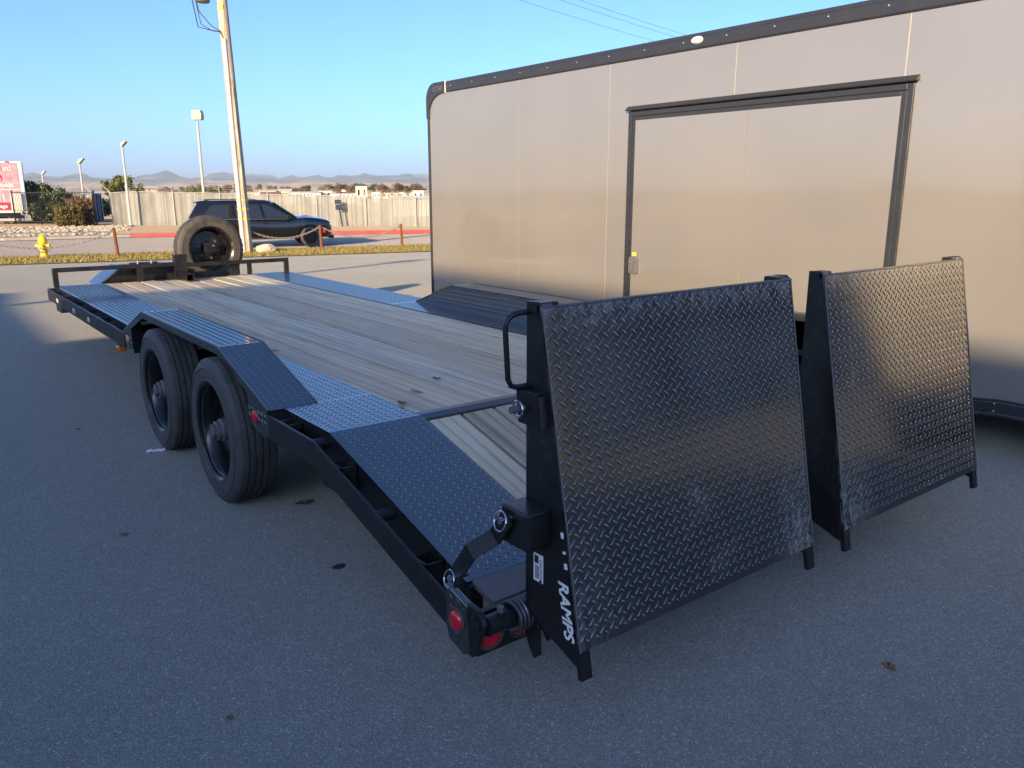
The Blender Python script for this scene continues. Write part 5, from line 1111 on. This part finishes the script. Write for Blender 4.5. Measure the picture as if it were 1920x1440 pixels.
# ================================================================== FAR TOWN, TREES AND HILLS
M_FB = [MT('cream_building', (.62, .55, .40), .8).m, MT('white_building', (.72, .70, .64), .8).m, MT('tan_building', (.48, .37, .25), .8).m]
M_FR = [MT('grey_far_roof', (.35, .36, .36), .7).m, MT('rust_far_roof', (.20, .07, .05), .8).m, MT('green_far_roof', (.05, .13, .10), .6).m, MT('pale_far_roof', (.60, .57, .50), .7).m]
def zat(v, D): return CC[2]+(355-v)*D/CAMP['f']
def far_building(u0, u1, v0, v1, D, wall, roof, lab, vr=None, nwin=0, depth=10, hip=False):
    s = D/CAMP['f']; c = gd((u0+u1)/2, 355, D); dr = ray((u0+u1)/2, 355)*np.array([1, 1, 0]); dr /= np.linalg.norm(dr); r3 = np.array([dr[1], -dr[0], 0]); w2 = (u1-u0)/2*s; z0 = zat(v1, D)-3; z1 = zat(v0, D); zr_ = zat(vr, D) if vr else z1+.15
    t = thing('town_building', lab, 'building', (c[0], c[1], z0), 0, 'buildings of the far town'); c0_ = np.array([c[0], c[1], 0])
    def B(a, b, z): return c0_+r3*a+dr*b+up3*z
    m = MB(); V = [B(a, b, z) for z in (z0, z1) for b in (0, depth) for a in (-w2, w2)]; m.add(V, [(0, 2, 3, 1), (4, 5, 7, 6), (0, 1, 5, 4), (2, 6, 7, 3), (0, 4, 6, 2), (1, 3, 7, 5)]); wl = m.build('wall', wall, t)
    e = .06*w2+.3; m = MB()
    if hip: V = [B(-w2-e, -e, z1), B(w2+e, -e, z1), B(w2+e, depth+e, z1), B(-w2-e, depth+e, z1), B(0, depth/2, zr_)]; Fq = [(0, 1, 4), (1, 2, 4), (2, 3, 4), (3, 0, 4), (3, 2, 1, 0)]
    elif vr: V = [B(-w2-e, -e, z1), B(w2+e, -e, z1), B(w2+e, depth+e, z1), B(-w2-e, depth+e, z1), B(-w2-e, depth/2, zr_), B(w2+e, depth/2, zr_)]; Fq = [(0, 1, 5, 4), (2, 3, 4, 5), (0, 4, 3), (1, 2, 5), (3, 2, 1, 0)]
    else: V = [B(a, b, z) for z in (z1, zr_) for b in (-e, depth+e) for a in (-w2-e, w2+e)]; Fq = [(0, 2, 3, 1), (4, 5, 7, 6), (0, 1, 5, 4), (2, 6, 7, 3), (0, 4, 6, 2), (1, 3, 7, 5)]
    m.add(V, Fq); m.build('roof', roof, t)
    for k in range(nwin):
        a = -w2+(k+.5)*2*w2/nwin; zc = z1-(z1-zat(v1, D))*.5; hh = (z1-zat(v1, D))*.22; ww = w2/nwin*.35
        m = MB(); V = [B(a+sa, b, zc+sz) for sz in (-hh, hh) for b in (-.06, -.005) for sa in (-ww, ww)]; m.add(V, [(0, 2, 3, 1), (4, 5, 7, 6), (0, 1, 5, 4), (2, 6, 7, 3), (0, 4, 6, 2), (1, 3, 7, 5)]); m.build('window', M_GLASS, wl)
    return t
far_building(462, 488, 359, 371, 300, M_FB[2], M_FR[3], 'tan flat-roofed town building beyond the fence behind the car', None, 3)
far_building(486, 517, 356, 371, 340, M_FB[0], M_FR[3], 'cream town building with low pale roof beyond the fence', 354, 3)
far_building(491, 523, 366, 372, 230, M_FB[2], M_FR[1], 'low town building with big rust-red roof beyond the car', 358, 0)
far_building(523, 545, 357, 370, 330, M_FB[0], M_FR[3], 'cream town hall with small pale gable beyond the fence', 353, 2)
far_building(541, 600, 359, 368, 300, M_FB[1], M_FR[0], 'long white town building with grey flat roof', None, 9)
far_building(596, 622, 356, 370, 310, M_FB[0], M_FR[2], 'plain cream block at the end of the long white town building', None, 2)
far_building(633, 664, 361, 370, 250, M_FB[1], M_FR[1], 'white town building with red eaves beside the tower', 358, 4)
far_building(640, 655, 353.6, 360, 420, M_FB[1], M_FR[0], 'small white block on the slope above the red-roofed building', None, 0)
far_building(667, 688, 347.3, 372, 180, M_FB[0], M_FR[2], 'square cream tower with green hipped roof beyond the fence', 342.5, 2, 5, True)
far_building(730, 768, 361, 366, 380, M_FB[2], M_FR[3], 'low tan sheds on the slope right of the tower', None, 4)
far_building(774, 794, 357, 372, 250, M_FB[1], M_FR[3], 'white town block near the edge of the enclosed trailer', None, 2)
far_building(737, 812, 371, 379, 75, M_FB[1], M_FR[3], 'long low white roofed shed just behind the slatted fence', 366, 0, 3)
far_building(256, 290, 352, 362, 130, M_FB[2], M_FR[3], 'low tan shed on the dry field behind the slatted fence', 348, 0, 8)
r = random.Random(12)
for i in range(22):
    u = 455+i*15.8+r.uniform(-5, 5); w_ = r.uniform(7, 15); D = r.uniform(240, 520); v0 = r.uniform(358, 364); mt = r.randrange(3); rf = r.choice([0, 1, 3, 3])
    far_building(u-w_/2, u+w_/2, v0, 371, D, M_FB[mt], M_FR[rf], ('cream', 'white', 'tan')[mt]+' low house of the far town with '+('grey', 'rust-red', 'green', 'pale')[rf]+' roof', v0-r.uniform(1, 2.5) if r.random() < .6 else None, r.choice([0, 2, 3]))
r = random.Random(3)
for i in range(84):
    u = r.choice([r.uniform(400, 800), r.uniform(280, 420), r.uniform(440, 800)]); D = r.uniform(330, 620); vt = r.uniform(343, 355) if u > 420 else r.uniform(348, 356); h = (366-vt)*D/CAMP['f']; p = gd(u, 366, D); w_ = h*r.uniform(.35, .55)
    V = [(r.uniform(-w_, w_)*.7, r.uniform(-w_, w_)*.7, h*(.45+.42*r.random()), h*r.uniform(.14, .26)) for _ in range(9)]
    plant('town_tree', 'brown autumn tree among the buildings of the far town' if i % 5 else 'dark green tree among the buildings of the far town', 'tree', tuple(p), V, 420, h*.05, M_LFFAR if i % 5 else M_LFFG, h*.5, h*.03, 'brown trees of the far town' if i % 5 else 'green trees of the far town', 100+i, .9, 3)
for i, (u, D, vt, lab, mt) in enumerate(((640, 240, 343, 'large brown tree left of the cream tower', M_LFFAR), (659, 270, 346, 'brown tree touching the cream tower', M_LFFAR), (719, 260, 344, 'broad brown tree right of the cream tower', M_LFFAR), (748, 250, 342, 'tall brown tree between the tower and the white town block', M_LFFAR), (766, 230, 349, 'clipped dark green tree above the white shed', M_LFFG), (777, 300, 345, 'brown tree behind the white town block', M_LFFAR))):
    h = (368-vt)*D/CAMP['f']; p = gd(u, 368, D); w_ = h*.42; V = [(r.uniform(-w_, w_)*.75, r.uniform(-w_, w_)*.75, h*(.42+.46*r.random()), h*r.uniform(.14, .24)) for _ in range(14)]
    plant('town_tree', lab, 'tree', tuple(p), V, 1100, h*.035, mt, h*.5, h*.03, None, 200+i, .9, 5)
# hills
def hills():
    from mathutils import noise as nz
    m = MB(); NA, NR = 220, 46; az0, az1 = _y-R(50), _y+R(45); rs = np.linspace(1500, 8200, NR)
    for j, r_ in enumerate(rs):
        for i in range(NA):
            a = az0+(az1-az0)*i/(NA-1); x = CC[0]+r_*math.sin(a); y = CC[1]+r_*math.cos(a); q = (r_-1500)/6700
            ridge = nz.fractal(Vector((x/900, y/900, 3.1)), 1.0, 2.1, 6); fold = nz.fractal(Vector((x/260, y/260, 7.7)), .9, 2.1, 4); far_ = nz.fractal(Vector((a*26, 1.3, r_/5000)), .9, 2.2, 5)
            h = 126*max(0, q-.06)**1.35*(1+.30*ridge)+26*fold*min(1, q*3)+(24+95*far_)*max(0, q-.68)*2.6
            if q > .90: h *= 1-(q-.90)*1.5
            m.v.append((x, y, -9+max(h, -2)*min(1, q*8)))
    for j in range(NR-1):
        for i in range(NA-1): k = j*NA+i; m.f.append((k, k+1, k+NA+1, k+NA))
    mt = MT('dry_hill_grass', rough=.95, spec=.1); mt.set('Diffuse Roughness', 1); co = mt.co(); k = mt.noise(co, .004, 8, .68); z = mt.sep(co)[2]
    gr = mt.ramp(k, [(.40, 0), (.52, 1)]); hi = mt.ramp(mt.math('MULTIPLY', z, .01), [(.30, 0), (.62, .9)])
    c = mt.mix(gr, (.085, .08, .06), (.23, .175, .115)); c = mt.mix(mt.math('MULTIPLY', hi, mt.ramp(mt.noise(co, .0028, 6, .6), [(.50, 1), (.64, .15)])), c, (.03, .045, .045)); mt.col(c)
    return struct(m.build('hills', mt.m, smooth=True, angle=180, recalc=False))
hills()
# hazy air
hz = MT('haze'); nt = hz.nt; nt.nodes.remove(hz.b); pv = nt.nodes.new('ShaderNodeVolumePrincipled'); pv.inputs['Density'].default_value = 9e-5; pv.inputs['Color'].default_value = (.62, .78, 1, 1); pv.inputs['Anisotropy'].default_value = 0
nt.links.new(pv.outputs[0], nt.nodes['Material Output'].inputs['Volume'])
m = MB(); m.box(-9500, 9500, -9500, 9500, -14, 260); tag(m.build('haze', hz.m, kind='stuff'), 'thin blue haze lying over the far hills', 'haze')

# ================================================================== SMALL LITTER
def leaf_me(seed):
    r = random.Random(seed); m = MB(); P = []
    for k in range(10):
        a = 2*math.pi*k/10; q = (.030 if k % 2 else .018)*r.uniform(.7, 1.3); P.append((q*math.cos(a)*1.3, q*math.sin(a), .006+r.uniform(0, .016)))
    m.add([(0, 0, .004)]+P+[(x, y, z-.0012) for x, y, z in [(0, 0, .004)]+P], [(0, i+1, (i+1) % 10+1) for i in range(10)]+[(11, (i+1) % 10+12, i+12) for i in range(10)]); me = m.mesh('fallen_leaf', recalc=False); me.materials.append(M_DRYLEAF); return me
for i, (u, v, lab) in enumerate(((571, 945, 'curled brown leaf on the asphalt behind the rear wheel'), (1667, 1252, 'small reddish leaf on the asphalt by the ramps'), (233, 1003, 'small dark leaf scrap on the open asphalt beside the front wheel'), (147, 805, 'tiny dark leaf on the asphalt out from the front wheel'), (430, 1347, 'small brown leaf scrap on the foreground asphalt'))):
    P = gz(u, v, .002); o = obj('fallen_leaf', leaf_me(i), None); o.location = (P[0], P[1], .001); o.rotation_euler = (0, 0, i*1.3); o.scale = [(1.15, .7, .55, .5, .4)[i]]*3; tag(o, lab, 'leaf')
for i, (u, v, lab) in enumerate(((1005, 605, 'curled leaf on the deck planks'), (820, 711, 'curled dark leaf on the deck planks near the steel bar'), (755, 758, 'small brown leaf on the deck by the tread plate'))):
    if u > 960: continue
    P = gz(u, v, H); o = obj('fallen_leaf', leaf_me(20+i), None); o.location = (P[0], P[1], H-.001); o.rotation_euler = (0, 0, i*2.3); o.scale = [.8]*3; tag(o, lab, 'leaf')
m = MB(); A = gz(275, 848); B_ = gz(310, 845); d = (B_-A); nn = np.array([-d[1], d[0], 0])/np.linalg.norm(d); pts = []
for k in range(6):
    c = A+d*k/5; w = .018+.008*math.sin(k*2.1); z = .004+.006*(k % 2); m.v += [(c[0]-nn[0]*w, c[1]-nn[1]*w, z), (c[0]+nn[0]*w, c[1]+nn[1]*w, z+.003), (c[0]-nn[0]*w, c[1]-nn[1]*w, z-.002), (c[0]+nn[0]*w, c[1]+nn[1]*w, z+.001)]
for k in range(5): b = k*4; m.f += [(b, b+1, b+5, b+4), (b+2, b+6, b+7, b+3), (b, b+4, b+6, b+2), (b+1, b+3, b+7, b+5)]
m.f += [(0, 2, 3, 1), (20, 21, 23, 22)]
tag(m.build('paper_strip', M_WHITE), 'torn white paper strip lying by the front wheel', 'litter')
# loose pebbles
V0 = None; r = np.random.default_rng(9); bm = bmesh.new(); bmesh.ops.create_icosphere(bm, subdivisions=1, radius=1); V0 = np.array([v.co for v in bm.verts]); F0 = np.array([[v.index for v in f.verts] for f in bm.faces]); bm.free(); VV = []; FF = []
for i in range(420):
    u, v = r.uniform(0, 1920), r.uniform(760, 1440); P = gz(u, v); sz = r.uniform(.0018, .0048); VV.append(V0*(1+r.normal(0, .15, (len(V0), 1)))*np.array([sz*1.3, sz, sz*.8])+np.array([P[0], P[1], sz*.4])); FF.append(F0+i*len(V0))
tag(obj('pebbles', arr_mesh('pebbles', np.concatenate(VV), np.concatenate(FF), True), M_STONE, kind='stuff'), 'tiny pale pebbles scattered over the asphalt', 'pebbles')

P = gz(636, 1063); m = MB(); n = 16; pts = [(P[0]+.030*math.cos(a)*(1+.12*math.sin(3*a)), P[1]+.024*math.sin(a)*(1+.1*math.cos(2*a))) for a in np.linspace(0, 6.283, n, endpoint=False)]
m.prism(pts, 'z', .0005, .004); tag(m.build('tar_spot', paint('dark_tar', (.03, .027, .024), .6).m), 'small dark round tar spot on the asphalt behind the wheels', 'tar spot')
